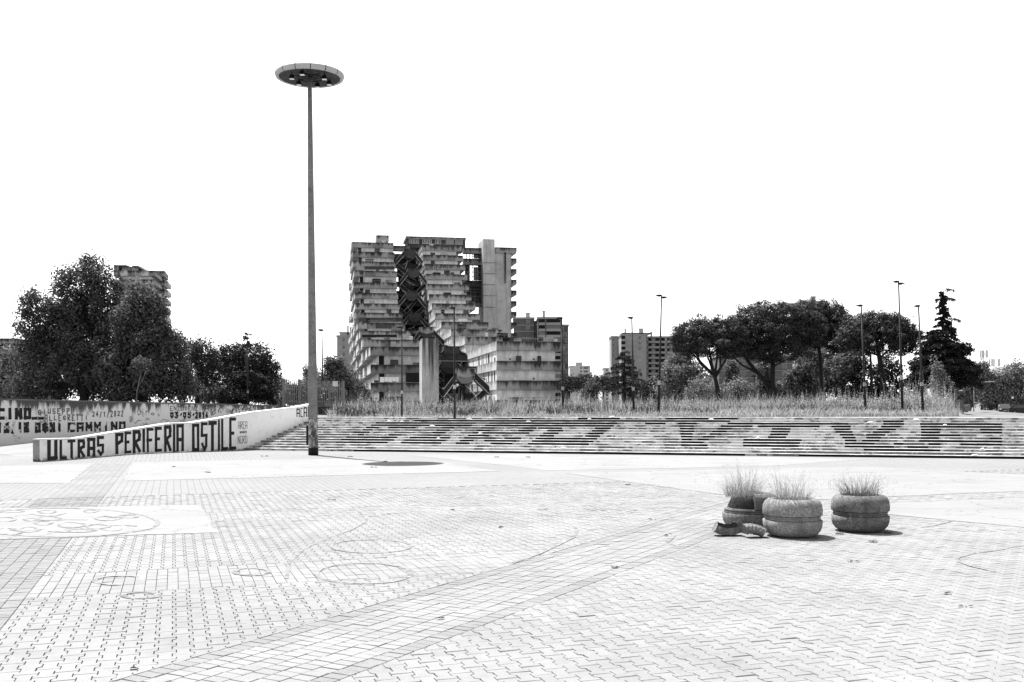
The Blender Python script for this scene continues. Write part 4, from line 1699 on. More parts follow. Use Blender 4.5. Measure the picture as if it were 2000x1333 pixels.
at_px(985.5, 988.5, 493, 553, 271.4, .1, 'conc_d', 'stain_pipe')
for k in range(9):
    yy = 483.5 + 20.9 * k
    if k == 0:
        at_px(967.5, 1008.5, 483, 494, 271.0, 8, 'conc', 'balcony')
    a = P(999.8, yy, 271.5)
    zt_ = a.z
    mb = MB()
    o0 = Vector((a.x, a.y))
    ff = lambda p, b, t: (o0.x + VW.x * p + VA.x * t, o0.y + VW.y * p + VA.y * t, zt_ + b)
    mb.prism([(0, 0), (0, -2.0), (.35, -1.75), (1.4, -1.3), (1.4, 0)], ff, .3, 11)
    mb.build('balcony', M['conc_d' if k % 3 else 'conc'], vela, fix=True)
# aerials
for i, (px, y0, y1, D) in enumerate(((862, 432, 463, 276), (701, 451, 471, 262), (1000, 470, 484, 274), (937, 455, 470, 276))):
    mb = MB()
    b, t_ = P(px, y1, D), P(px, y0, D)
    mb.bar(b, t_, .03)
    for j in range(4):
        z = b.z + (t_.z - b.z) * (.6 + .12 * j)
        mb.bar((b.x - .5, b.y, z), (b.x + .5, b.y, z), .02)
    mb.build('aerial', M['mid_trim'], vela)

# ------------------------------------------------------------------ buildings farther off


def apartment(name, label, px0, px1, ytop, D, depth, wall, band, floors_px, cols, roof=True, side=0.0, win='glass', skip=.12,
              balc=(), chimneys=(), seed=1, bandh=.35, group=None, zbase=0.0):
    """slab block facing the plaza; floors_px: storey height in picture rows; cols: window columns as fractions"""
    rnd = random.Random(seed)
    t = empty(name, label, 'building', group)
    a, b = P(px0, ytop, D), P(px1, ytop, D)
    x0, x1, zt_ = a.x, b.x, a.z
    fh = floors_px * D / F
    mb = MB(); mb.box(x0, x1, D, D + depth, zbase, zt_ - .9)
    wl = mb.build('wall', M[wall], t)
    mb = MB(); mb.box(x0 - .35, x1 + .35, D - .35, D + depth + .35, zt_ - .898, zt_)
    mb.build('roof', M[band], t)
    nf = int((zt_ - .9 - zbase) / fh)
    for i in range(nf):
        z = zt_ - .9 - (i + 1) * fh
        if z < 3: break
        mb = MB(); mb.box(x0 - .05, x1 + .05, D - .12, D - .003, z - bandh / 2, z + bandh / 2)
        mb.build('floor_band', M[band], t)
        for (c0, c1) in cols:
            if rnd.random() < skip: continue
            wa, wb = x0 + (x1 - x0) * c0, x0 + (x1 - x0) * c1
            mb = MB(); mb.box(wa, wb, D - .09, D - .004, z + fh * .30, z + fh * .86)
            w_ = mb.build('window', M['mid_trim'], wl)
            mb = MB(); mb.box(wa + .12, wb - .12, D - .11, D - .092, z + fh * .34, z + fh * .82)
            mb.build('pane', M[win], w_)
        for (c0, c1) in balc:
            wa, wb = x0 + (x1 - x0) * c0, x0 + (x1 - x0) * c1
            mb = MB(); mb.box(wa, wb, D - 1.3, D - .13, z - .12, z + fh * .36)
            mb.build('balcony', M[band], t)
            mb = MB(); mb.box(wa + .2, wb - .2, D - .06, D - .004, z + fh * .36, z + fh * .95)
            mb.build('opening', M['void' if rnd.random() < .6 else 'glass'], t)
    for (px, w, h) in chimneys:
        c = P(px, ytop, D + depth * .4)
        mb = MB(); mb.box(c.x - w / 2, c.x + w / 2, D + depth * .35, D + depth * .35 + w, zt_ - .05, zt_ + h)
        mb.box(c.x - w * .65, c.x + w * .65, D + depth * .35 - .15 * w, D + depth * .35 + 1.15 * w, zt_ + h + .002, zt_ + h + .25)
        mb.build('chimney', M['mid_trim'], t)
    return t


cols_b = [(.06, .3), (.55, .72)]
apartment('brick_apartment_block', 'dark brick block with pale floor bands right behind the terraced block', 1003, 1043, 620, 480, 18, 'brick_far', 'plaster_far', 12,
          [(.62, .8)], chimneys=((1031, 2.0, 2.6),), seed=2, balc=())
apartment('brick_apartment_block', 'dark brick block with glazed balconies between two brick wings', 1050, 1096, 619.5, 470, 16, 'brick_far', 'plaster_far', 12,
          [], balc=((.04, .32), (.36, .97)), chimneys=((1062, 1.3, 3.2),), seed=3)
apartment('brick_apartment_block', 'recessed dark brick stair bay between two taller brick wings', 1041, 1053, 627, 492, 12, 'brick_far', 'brick_far', 12,
          [(.35, .7)], seed=14)
apartment('brick_apartment_block', 'narrow dark brick wing at the right end of its row', 1094, 1110, 634, 490, 14, 'brick_far', 'plaster_far', 12,
          [(.2, .45), (.55, .85)], seed=4)
apartment('grey_apartment_block', 'plain grey block showing above the trees left of the terraced block', 658, 690, 655, 480, 20, 'plaster_far', 'plaster_far', 14,
          [(.33, .5)], chimneys=((676, 6, 1.8), (680, .8, 5)), seed=5, bandh=.12)
g2 = 'grey_apartment_block'
apartment(g2, 'grey slab with shallow roof at the left of the pale group', 1194, 1216, 656.5, 590, 14, 'plaster_far', 'plaster_far', 10.5, [(.05, .28)], seed=6, bandh=.15)
apartment(g2, 'grey slab with a column of stair windows and roof chimney', 1213, 1262, 653, 575, 20, 'plaster_far', 'plaster_far', 10.5,
          [(.68, .8)], chimneys=((1252, 2.4, 3.6), (1221, 1.0, 3.4), (1244, 14, 1.0)), balc=((.0, .18),), seed=7, bandh=.15, skip=.3)
apartment(g2, 'grey slab with long balconies running behind the pines', 1262, 1350, 657, 585, 18, 'plaster_far', 'plaster_far', 10.3,
          [(.12, .2), (.52, .6), (.66, .73), (.9, .97)], balc=((.04, .42), (.46, .86)), chimneys=((1272, 1.0, 2.8),), seed=8, bandh=.2, skip=.05)
apartment(g2, 'tall grey block with its roof rising over the pine crowns', 1562, 1613, 588.5, 520, 18, 'plaster_far', 'plaster_far', 11.5,
          [(.1, .3), (.6, .8)], chimneys=((1588, 2.2, 3.0),), seed=9, bandh=.2)
apartment(g2, 'grey block glimpsed low between the pine trunks', 1404, 1548, 693, 420, 18, 'brick_far', 'plaster_far', 13.5,
          [(.1, .16), (.3, .36), (.5, .56), (.7, .76), (.86, .92)], balc=((.18, .28), (.58, .68)), seed=10, bandh=.2)
pw = 'pale_apartment_block'
apartment(pw, 'small pale distant block with stepped roof over the low pines', 1113, 1153, 714.5, 900, 20, 'plaster_pale', 'plaster_pale', 6.8, [(.5, .6), (.66, .9)], chimneys=((1131, 6, 3),), seed=11, bandh=.2)
apartment(pw, 'pale distant block half hidden by the small cedar', 1179, 1193, 718.5, 880, 16, 'plaster_pale', 'plaster_pale', 7, [(.3, .6)], seed=12, bandh=.2)

# second terraced block standing behind the big tree on the left
far_v = empty('distant_terraced_block', 'upper storeys of a second concrete terraced block behind the leafy trees', 'building')


def fbox(px0, px1, y0, y1, D, depth, m, name, dxdy=0.0):
    a, b = P(px0, y1, D), P(px1, y1, D)
    zt_ = P(px0, y0, D).z
    mb = MB()
    mb.hexa([(a.x, D, a.z), (b.x, D, a.z), (b.x + depth * dxdy, D + depth, a.z), (a.x + depth * dxdy, D + depth, a.z),
             (a.x, D, zt_), (b.x, D, zt_), (b.x + depth * dxdy, D + depth, zt_), (a.x + depth * dxdy, D + depth, zt_)])
    return mb.build(name, M[m], far_v)


for i in range(9):
    y = 529 + 17.3 * i
    pa = fbox(222, 303.5, y, y + 9.8, 337, 15, 'conc', 'parapet', -.2)
    for k in range(6):
        a_, b_ = 222 + 13.6 * k, 222 + 13.6 * (k + 1)
        o = fbox(a_ + .12, b_ - .12, y - .15, y + 10, 336.9, .1, ('conc', 'conc_l', 'conc_d')[(k + i) % 3], 'panel')
        o.parent = pa
    fbox(237, 295, y + 9.8, y + 17.4, 338.5, 10, 'conc_wall', 'wall', -.2)
    fbox(304, 321.5, y + (.4 if i == 0 else 2), y + 10.5, 353, 13, 'conc', 'balcony', -.24)
    if i: fbox(316, 327.5, y + 3, y + 10.5, 362, 14, 'conc_l', 'balcony', -.24)
    fbox(304, 320, y + 10.5, y + 18.5, 357, 7, 'conc_d', 'wall', -.2)
fbox(222, 246.5, 518, 530, 340, 12, 'conc', 'roof_box')
fbox(232, 237.5, 520, 530, 339.7, .2, 'void', 'opening')
fbox(258, 270, 519.5, 529.5, 340, 8, 'conc', 'stair_head')
mb = MB()
mb.prism([(257.5, 519.4), (270, 519.4), (287.5, 529.3), (282, 529.3), (270, 522.5), (257.5, 522.5)], lambda a, b, t: P(a, b, 339.5) + Vector((0, t, 0)), 0, 6)
mb.build('stair_head', M['conc'], far_v, fix=True)
low_v = empty('low_terraced_block', 'low concrete terraces seen at the picture edge behind the leafy tree', 'building')
for i in range(5):
    y = 661 + 17 * i
    mb = MB()
    a, b, c = P(-40, y, 330), P(30, y, 330), P(120, y + 12, 350)
    for p, q in ((a, b), (b, c)):
        h = 10 * 330 / F
        mb.hexa([(p.x, p.y, p.z - h), (q.x, q.y, q.z - h), (q.x, q.y + 10, q.z - h), (p.x, p.y + 10, p.z - h),
                 (p.x, p.y, p.z), (q.x, q.y, q.z), (q.x, q.y + 10, q.z), (p.x, p.y + 10, p.z)])
    mb.build('parapet', M['conc_d'], low_v)
mb = MB(); mb.hexa([P(-40, 790, 333), P(28, 790, 333), P(118, 790, 353), P(-40, 790, 380), P(-40, 664, 333), P(28, 664, 333), P(118, 676, 353), P(-40, 664, 380)])
mb.build('wall', M['conc_d'], low_v, fix=True)

# ------------------------------------------------------------------ trees


def leaf_mesh(C, size, aspect=1.0, up=0.0, name='crown', N=None):
    """one small quad for each centre in C; N: the way each leaf faces, roughly"""
    n = len(C)
    a = rng.normal(size=(n, 3))
    if N is not None:
        N = N + rng.normal(size=(n, 3)) * .45
        N /= np.linalg.norm(N, axis=1, keepdims=True) + 1e-9
        a -= N * np.sum(a * N, axis=1, keepdims=True)
    a[:, 2] = a[:, 2] * (1 - up) + up * np.abs(rng.normal(size=n)) * 2.2
    a /= np.linalg.norm(a, axis=1, keepdims=True) + 1e-9
    r = rng.normal(size=(n, 3)) if N is None else N
    b = np.cross(a, r)
    b /= np.linalg.norm(b, axis=1, keepdims=True) + 1e-9
    s = size * rng.uniform(.55, 1.35, size=(n, 1))
    a *= s * .5
    b *= s * .5 * aspect
    v = np.stack([C - a, C + b * .9 - a * .1, C + a, C - b * .9 + a * .1], axis=1).reshape(-1, 3)
    me = bpy.data.meshes.new(name)
    me.vertices.add(4 * n)
    me.vertices.foreach_set('co', v.ravel())
    me.loops.add(4 * n)
    me.loops.foreach_set('vertex_index', np.arange(4 * n, dtype=np.int32))
    me.polygons.add(n)
    me.polygons.foreach_set('loop_start', np.arange(0, 4 * n, 4, dtype=np.int32))
    try:
        me.polygons.foreach_set('loop_total', np.full(n, 4, dtype=np.int32))
    except Exception:
        pass
    me.update(calc_edges=True)
    me.validate()
    return me


def blob_points(blobs, D, n, clump=.35, per=40, shell=.55, depth=1.0, flat=1.0):
    """blobs in picture rows/columns at depth D -> clustered leaf centres filling ellipsoids"""
    out, nrm = [], []
    area = [b[2] * b[3] for b in blobs]
    tot = sum(area)
    sc = D / F
    for b, ar in zip(blobs, area):
        c = P(b[0], b[1], D + (b[4] if len(b) > 4 else 0))
        rx, rz = b[2] * sc, b[3] * sc
        ry = rx * depth
        m = max(6, int(n * ar / tot / per))
        d = rng.normal(size=(m, 3))
        d /= np.linalg.norm(d, axis=1, keepdims=True)
        rr = (shell + (1 - shell) * rng.random((m, 1))) ** .6
        cc = np.array(c) + d * rr * np.array([rx, ry, rz]) * rng.uniform(.82, 1.06, size=(m, 1))
        k = per
        off = rng.normal(size=(m * k, 3))
        ln = np.linalg.norm(off, axis=1, keepdims=True)
        off = off / ln * np.minimum(ln, 1.75)
        pts = np.repeat(cc, k, axis=0) + off * clump * np.array([1, 1, flat]) * np.repeat(rng.uniform(.5, 1.2, size=(m, 1)), k, axis=0)
        out.append(pts)
        nrm.append(off * .8 + np.repeat(d, k, axis=0) * .35 + np.array([0, 0, .35]))
    return np.concatenate(out), np.concatenate(nrm)


def limbs(mb, pts, r0, r1, seg=7):
    n = len(pts)
    mb.tube(pts, [r0 + (r1 - r0) * i / (n - 1) for i in range(n)], seg)


def tree(name, label, blobs, D, n, leaf, mat_, trunk, clump=.35, per=40, cat='tree', group=None, bark='bark', aspect=.7, up=0.0,
         shell=.55, depth=.9, flat=1.0, branches=(), inner=True):
    t = empty(name, label, cat, group)
    C, N = blob_points(blobs, D, n, clump, per, shell, depth, flat)
    ok = C[:, 2] > 0.3
    C, N = C[ok], N[ok]
    link('crown', leaf_mesh(C, leaf, aspect, up, N=None if up > 0 else N), M[mat_], t)
    mb = MB()
    pts = [P(x, y, D) for x, y in trunk[0]]
    limbs(mb, pts, trunk[1], trunk[2])
    mb.build('trunk', M[bark], t, smooth=True)
    for br in branches:
        mb = MB()
        limbs(mb, [P(x, y, D + (k * .25)) for k, (x, y) in enumerate(br[0])], br[1], br[2], 6)
        mb.build('limb', M[bark], t, smooth=True)
    if inner:
        # a few boughs into the crown
        mb = MB()
        base = P(trunk[0][-1][0], trunk[0][-1][1], D)
        for b in blobs[:7]:
            e = P(b[0], b[1], D)
            mid = base.lerp(e, .5) + Vector((0, 0, -.1 * (e - base).length))
            limbs(mb, [base, mid, e], trunk[2] * .8, trunk[2] * .2, 5)
        mb.build('boughs', M[bark], t, smooth=True)
    return t


gl = 'broad-leaved trees behind the graffiti wall'
tree('leafy_tree', 'tallest dark leafy tree behind the graffiti wall', [(160, 540, 48, 44), (205, 560, 36, 42), (125, 590, 45, 34), (175, 610, 66, 46), (80, 600, 36, 34), (58, 640, 32, 30),
     (110, 655, 60, 42), (190, 680, 66, 52), (75, 695, 44, 34), (140, 735, 85, 46), (60, 750, 40, 30), (215, 640, 30, 50), (225, 745, 50, 44), (150, 640, 60, 70, 1.5), (160, 720, 80, 60, 1.5)], 58, 62000, .17, 'leaf',
     ([(165, 800), (164, 740), (160, 660), (160, 600)], .28, .1), clump=.40, per=150, group=gl)
tree('leafy_tree', 'second dark leafy tree overlapping the tallest one', [(272, 582, 28, 36), (262, 625, 44, 40), (305, 620, 26, 34), (290, 670, 62, 44), (330, 670, 28, 36), (262, 720, 66, 46),
     (325, 725, 48, 46), (345, 760, 36, 30), (280, 765, 70, 26), (280, 680, 50, 70, 1.2)], 56, 46000, .17, 'leaf',
     ([(283, 800), (280, 740), (277, 680), (273, 620)], .22, .08), clump=.38, per=150, group=gl)
tree('pine_tree', 'dark pine between the leafy trees and the weeping cedar', [(372, 690, 26, 30), (398, 700, 24, 34), (412, 730, 20, 24), (380, 735, 30, 26)], 80, 7500, .30, 'needle',
     ([(385, 800), (386, 750), (385, 715)], .2, .1), clump=.34, per=36, aspect=.3, up=.3)
tree('pine_tree', 'rounded dark pine left of the palisade fence', [(450, 700, 34, 24), (490, 697, 40, 26), (520, 720, 25, 28), (440, 722, 26, 22), (480, 730, 50, 26), (532, 740, 12, 14)], 84, 14000, .32, 'needle',
     ([(484, 800), (482, 770), (482, 730)], .22, .12), clump=.36, per=36, aspect=.3, up=.3, branches=(([(482, 750), (450, 748), (415, 738)], .09, .05),))
tree('leafy_bush', 'grey-green low trees glimpsed left of the weeping cedar', [(405, 765, 26, 18), (432, 768, 18, 14)], 120, 2600, .34, 'leaf_m', ([(408, 792), (408, 770)], .1, .05), clump=.5, per=30, inner=False)
tree('leafy_bush', 'dark shrub between the cedar and the palisade fence', [(545, 765, 20, 26), (530, 755, 15, 20)], 110, 2600, .3, 'leaf_m', ([(545, 795), (545, 770)], .1, .05), clump=.45, per=30, inner=False)
tree('sapling', 'slender young tree with a feathery crown standing over the graffiti wall', [(277, 708, 17, 11), (272, 715, 12, 8), (284, 720, 10, 8)], 50.5, 900, .11, 'leaf_m',
     ([(266, 786), (268, 762), (272, 745), (276, 722)], .03, .012), clump=.12, per=22, bark='bark_l', branches=(([(269, 758), (280, 740), (286, 722)], .018, .008),))
tree('leafy_bush', 'paler leafy shrubs at the left picture edge', [(10, 735, 30, 26), (40, 755, 34, 26), (5, 770, 30, 18), (70, 772, 30, 14), (18, 705, 14, 26)], 66, 9000, .2, 'leaf_l',
     ([(20, 800), (20, 750)], .1, .05), clump=.4, per=36, inner=False)
tree('leafy_bush', 'grey-green shrubs growing behind the palisade fence', [(575, 772, 24, 20), (600, 765, 18, 24), (625, 772, 28, 20), (655, 775, 20, 18), (560, 785, 16, 10), (640, 788, 34, 9)], 98, 7000, .26, 'leaf_m', ([(600, 800), (600, 775)], .1, .05), clump=.4, per=32, cat='bush', inner=False)
gp = 'trees beside the terraced block'
tree('leafy_tree', 'light grey-green tree just right of the light mast', [(650, 715, 17, 18), (665, 735, 22, 22), (640, 745, 18, 18), (672, 762, 18, 24)], 125, 6500, .34, 'leaf_m', ([(655, 795), (655, 740)], .2, .08), clump=.5, per=34, group=gp)
tree('leafy_tree', 'light tree peeping out left of the light mast', [(603, 728, 10, 12), (612, 745, 17, 18), (606, 765, 14, 16)], 130, 3200, .34, 'leaf_l', ([(610, 795), (610, 750)], .2, .08), clump=.5, per=34, group=gp)
tree('climbing_shrub', 'pale shrubs growing up the left foot of the terraced block', [(690, 745, 8, 22), (698, 770, 13, 24), (712, 775, 13, 18), (704, 755, 8, 14), (720, 788, 12, 10)], 150, 5200, .36, 'leaf_l',
     ([(700, 800), (700, 760)], .12, .05), clump=.45, per=30, cat='shrub', inner=False)


def umbrella(label, top, trunk, branches, D, n, seed=0):
    top = [(x, y + 3, a * 1.24, b * 1.3) for x, y, a, b in top]
    return tree('umbrella_pine', label, top, D, int(n * 2.8), .24, 'needle', trunk, clump=.27, per=60, group='umbrella pines behind the stairs',
                aspect=.34, up=.0, shell=.35, depth=.95, flat=.75, branches=branches, inner=True)


umbrella('smallest umbrella pine at the left with a forked leaning trunk', [(1340, 655, 27, 22), (1370, 643, 34, 24), (1405, 645, 34, 26), (1385, 670, 48, 22), (1345, 675, 30, 18), (1435, 660, 24, 24), (1425, 683, 25, 12)],
         ([(1407, 800), (1402, 765), (1396, 735)], .26, .17),
         (([(1396, 735), (1378, 718), (1355, 694)], .12, .06), ([(1396, 735), (1390, 710), (1384, 685)], .13, .06), ([(1398, 738), (1408, 720), (1406, 695)], .1, .05)), 90, 15000)
umbrella('widest umbrella pine with a low limb sweeping left', [(1470, 625, 46, 26), (1510, 612, 46, 24), (1550, 618, 40, 26), (1440, 645, 38, 24), (1490, 650, 58, 26), (1545, 650, 44, 28), (1585, 640, 26, 26), (1520, 680, 48, 20), (1455, 672, 34, 18), (1490, 684, 40, 18)],
         ([(1514, 800), (1512, 770), (1508, 750), (1510, 700)], .42, .18),
         (([(1506, 756), (1485, 735), (1462, 708), (1440, 668)], .27, .09), ([(1476, 727), (1450, 714), (1428, 694)], .13, .06), ([(1510, 712), (1490, 700), (1478, 680)], .1, .05),
          ([(1512, 715), (1535, 704), (1565, 690)], .08, .04)), 92, 24000)
umbrella('umbrella pine with a single slightly bent trunk', [(1590, 605, 30, 20), (1625, 612, 28, 22), (1605, 632, 44, 26), (1640, 640, 22, 18), (1580, 660, 34, 22), (1635, 665, 26, 18)],
         ([(1602, 800), (1604, 750), (1602, 700), (1596, 660), (1592, 628)], .26, .1),
         (([(1597, 655), (1612, 640), (1625, 625)], .08, .04), ([(1593, 640), (1584, 625), (1578, 612)], .07, .04)), 96, 14000)
umbrella('rightmost umbrella pine in front of the tall cedar', [(1680, 640, 32, 22), (1715, 630, 36, 22), (1750, 640, 30, 24), (1665, 660, 30, 20), (1710, 658, 52, 24), (1765, 665, 26, 22), (1785, 655, 12, 14)],
         ([(1727, 800), (1724, 740), (1716, 690), (1712, 660)], .3, .14),
         (([(1716, 695), (1690, 685), (1660, 672)], .1, .04), ([(1718, 700), (1740, 680), (1765, 668)], .1, .05), ([(1705, 800), (1702, 740), (1700, 690)], .16, .08)), 88, 18000)
gu = 'undergrowth between the pines'
for i, (lab, bl, D, n, mt, lf) in enumerate((
        ('bright rounded tree left of the smallest pine', [(1330, 725, 40, 36), (1355, 745, 36, 32), (1305, 755, 26, 26), (1345, 775, 44, 18)], 105, 11000, 'leaf_l', .26),
        ('silvery bush under the smallest pine', [(1372, 765, 34, 22), (1395, 775, 20, 14)], 98, 5200, 'leaf_l', .2),
        ('round pale clipped bush between two pine trunks', [(1443, 768, 30, 26)], 100, 5200, 'leaf_l', .2),
        ('narrow upright tree beside the round pale bush', [(1429, 722, 9, 16), (1428, 745, 11, 22)], 110, 2200, 'leaf_m', .28),
        ('leafy tree close to the widest pine trunk', [(1492, 735, 14, 26), (1498, 765, 16, 24), (1525, 765, 16, 20)], 105, 4200, 'leaf_m', .26),
        ('pale bush right of the widest pine trunk', [(1535, 770, 22, 22), (1548, 750, 16, 14)], 108, 3200, 'leaf_l', .26),
        ('dark bushy tree left of the bent pine trunk', [(1560, 745, 26, 26), (1580, 760, 26, 24), (1570, 722, 16, 18)], 102, 6500, 'leaf', .26),
        ('dark tree filling the gap behind the bent pine trunk', [(1578, 705, 26, 26), (1612, 712, 24, 28), (1636, 700, 26, 20), (1660, 715, 20, 24), (1600, 740, 34, 26)], 112, 9000, 'leaf', .28),
        ('dark bushy tree right of the bent pine trunk', [(1640, 725, 34, 30), (1655, 755, 36, 26), (1625, 750, 20, 24), (1672, 700, 24, 22)], 104, 8500, 'leaf', .28),
        ('black thicket under the rightmost pine', [(1700, 745, 36, 34), (1735, 720, 26, 26), (1745, 760, 34, 26), (1690, 775, 44, 14), (1788, 758, 22, 24)], 103, 8500, 'cedar', .28),
        ('grey tree behind the lamp posts left of the pines', [(1255, 762, 26, 20), (1278, 755, 16, 16), (1240, 775, 18, 12)], 125, 4200, 'leaf_m', .3),
        ('grey-green trees behind the no-entry sign', [(1872, 765, 20, 22), (1892, 772, 16, 22), (1880, 788, 26, 10)], 128, 4200, 'leaf_m', .3),
        ('leafy shrub left of the small cedar', [(1158, 760, 18, 16), (1150, 775, 18, 10)], 110, 2600, 'leaf', .26))):
    x, y = bl[0][0], bl[0][1]
    tree('leafy_bush', lab, bl, D, n, lf, mt, ([(x, 800), (x, y)], .14, .06), clump=.36, per=34, cat='bush', group=gu, inner=False)
for lab, bl in (('low dark umbrella pine nearest the terraced block', [(1112, 752, 20, 13), (1128, 748, 16, 12)]), ('low dark umbrella pine second from the terraced block', [(1148, 748, 20, 12), (1160, 752, 12, 12)]),
                ('low dark umbrella pine behind the small cedar', [(1178, 750, 18, 13), (1192, 752, 12, 10)])):
    x = bl[0][0]
    tree('umbrella_pine', lab, bl, 150, 3600, .4, 'needle', ([(x, 800), (x, 765)], .2, .12), clump=.45, per=34, group='low pines in the distance', aspect=.32, up=.3, inner=False)


def cedar(label, px, ytip, ybase, D, levels, leaf=.22, n=26000, mat_='cedar', nb=110, fill=0.0):
    """levels: (row, left reach, right reach) in picture columns; boughs are drawn at random rows along that outline"""
    t = empty('cedar_tree', label, 'tree')
    sc = D / F
    C = []
    mb = MB()
    ys = [l[0] for l in levels]
    lo = lambda y: np.interp(y, ys, [l[1] for l in levels])
    ro_ = lambda y: np.interp(y, ys, [l[2] for l in levels])
    rnd = random.Random(int(px))
    brs = []
    for k in range(nb):
        y0_ = max(ys[0], fill)
        y = y0_ + (ys[-1] - y0_) * ((k + rnd.random()) / nb) ** .8
        brs.append((y, rnd.choice((0, math.pi)) + rnd.gauss(0, .75)))
    for (y, l, r) in levels:
        brs += [(y + rnd.uniform(-3, 3), rnd.uniform(-.25, .25)), (y + rnd.uniform(-3, 3), math.pi + rnd.uniform(-.25, .25))]
    up_y = [] if fill < ys[0] + 40 or fill > 700 else [ys[0] + 4 + (fill - ys[0]) * (k + rnd.random()) / 44 for k in range(44)]
    brs += [(y, rnd.uniform(0, 2 * math.pi)) for y in up_y]
    tot = sum((lo(y) + ro_(y)) for y, _ in brs)
    for y, az in brs:
        ca = math.cos(az)
        c = P(px, y - 3, D)
        reach = (ro_(y) if ca > 0 else lo(y)) * sc * (rnd.uniform(.72, 1.16) if y > fill else rnd.uniform(.3, .62) if y in up_y else rnd.uniform(.95, 1.1))
        d = np.array([ca, math.sin(az), 0])
        m = max(24, int(n * (lo(y) + ro_(y)) / tot))
        tt = rng.random(m) ** .62
        wv = (.08 + .34 * tt * (1.2 - tt)) * max(.5, reach * .62)
        droop = rnd.uniform(.18, .42)
        drop = reach * (-droop * tt ** 2 + (droop * .55) * tt)
        ctr = np.array(c) + d * (tt * reach)[:, None] + np.array([0, 0, 1]) * drop[:, None]
        side = np.array([-d[1], d[0], 0])
        if y < fill: wv = wv * .45 + .04
        hang = -np.abs(rng.normal(size=m)) * (.06 + .07 * reach * (1 - .5 * tt)) + .03 * rng.normal(size=m)
        pts = ctr + side * (rng.normal(size=m) * wv)[:, None] + np.array([0, 0, 1]) * hang[:, None]
        C.append(pts)
        e = Vector(c) + Vector(d) * reach * .85 + Vector((0, 0, -.08 * reach))
        mb.bar(c, e, .015 + .01 * reach, 4)
    C = np.concatenate(C)
    link('crown', leaf_mesh(C, leaf, .4, 0.0), M[mat_], t)
    mb.build('boughs', M['bark'], t)
    mb = MB()
    limbs(mb, [P(px, ybase, D), P(px, (ybase + ytip) / 2, D), P(px + 1, ytip, D)], .25, .03)
    mb.build('trunk', M['bark'], t, smooth=True)
    return t


cedar('tall black cedar with a thin ragged leader right of the pines', 1842, 568, 800, 84,
      [(571, 6, 22), (588, 18, 26), (604, 14, 10), (612, 12, 12), (626, 16, 38), (640, 18, 26), (650, 34, 22), (662, 38, 34), (676, 46, 54), (690, 52, 44), (704, 62, 60), (716, 62, 70),
       (728, 68, 74), (740, 62, 74), (750, 46, 58), (758, 12, 24)], n=62000, leaf=.22, nb=170, fill=645)
cedar('small open cedar in front of the grey slabs', 1219, 690, 800, 88,
      [(692, 10, 12), (701, 22, 26), (712, 20, 16), (720, 34, 28), (732, 34, 34), (742, 30, 42), (752, 40, 40), (762, 42, 30), (770, 30, 20)], n=9500, leaf=.18, mat_='needle', nb=26)
cedar('weeping dark cedar under the rounded pine by the fence', 482, 652, 800, 80,
      [(655, 4, 11), (662, 8, 4), (669, 4, 7), (676, 5, 4), (735, 42, 38), (748, 52, 48), (760, 60, 54), (772, 66, 58), (784, 62, 58)], n=24000, leaf=.2, nb=90, fill=728)
gr = 'trees along the far road'
for lab, bl in (('feathery pale tree beside the lattice mast', [(1918, 735, 12, 30), (1928, 765, 18, 26)]), ('pale roadside tree behind the black car', [(1950, 745, 22, 26), (1965, 770, 24, 18), (1940, 775, 18, 14), (1962, 790, 26, 8), (1935, 792, 22, 7)]),
                ('tall pale roadside tree at the right picture edge', [(1985, 725, 20, 24), (1997, 745, 24, 30), (1975, 755, 20, 26), (1992, 780, 26, 14), (2005, 790, 24, 8)])):
    x = bl[0][0]
    tree('leafy_tree', lab, bl, 190, 6500, .42, 'leaf_l', ([(x, 805), (x, 760)], .25, .1), clump=.75, per=32, group=gr, inner=False)
tree('leafy_bush', 'tall pale spiky shrub in front of the black cedar', [(1830, 720, 7, 18), (1834, 750, 15, 26), (1846, 765, 16, 26), (1840, 785, 24, 14)], 74, 6000, .17, 'leaf_l', ([(1840, 805), (1838, 760)], .06, .03), clump=.24, per=28, cat='bush', inner=False)

# ------------------------------------------------------------------ dry weeds on the upper ground


def weed_field(name, label, n, region, hfun, m, wid, bend=.25, leaflets=0):
    V, Fc = [], []
    k = 0
    for i in range(n):
        x, y = region()
        z = terrain(x, y)
        h = hfun(x, y)
        if h < .04: continue
        w = wid * random.uniform(.6, 1.4)
        a = random.uniform(0, math.pi)
        wx, wy = math.cos(a) * w, math.sin(a) * w
        bx, by = random.gauss(0, bend) * h, random.gauss(0, bend) * h
        V += [(x - wx, y - wy, z - .02), (x + wx, y + wy, z - .02), (x + bx * .4 + wx * .8, y + by * .4 + wy * .8, z + h * .6),
              (x + bx * .4 - wx * .8, y + by * .4 - wy * .8, z + h * .6), (x + bx, y + by, z + h)]
        Fc += [(k, k + 1, k + 2, k + 3), (k + 3, k + 2, k + 4)]
        k += 5
        for j in range(leaflets):
            t = random.uniform(.25, 1)
            c = Vector((x + bx * t * t, y + by * t * t, z + h * t))
            l = random.uniform(.04, .10) * (1.25 - t)
            d = Vector((random.gauss(0, 1), random.gauss(0, 1), random.uniform(.2, 1.4))).normalized() * l * 1.6
            e = d.orthogonal().normalized() * l * .45
            V += [tuple(c), tuple(c + d * .5 + e), tuple(c + d), tuple(c + d * .5 - e)]
            Fc += [(k, k + 1, k + 2, k + 3)]
            k += 4
    me = bpy.data.meshes.new(name)
    me.from_pydata(V, [], Fc)
    me.update()
    o = link(name, me, m)
    return tag(o, label, 'grass', kind='stuff')


def region(px0, px1, d0, d1):
    def f():
        while True:
            y = d0 + (d1 - d0) * random.random() ** 1.3
            px = random.uniform(px0, px1)
            x = (px - 1000) / F * y
            if y > y_front(x) + .15: return x, y
    return f


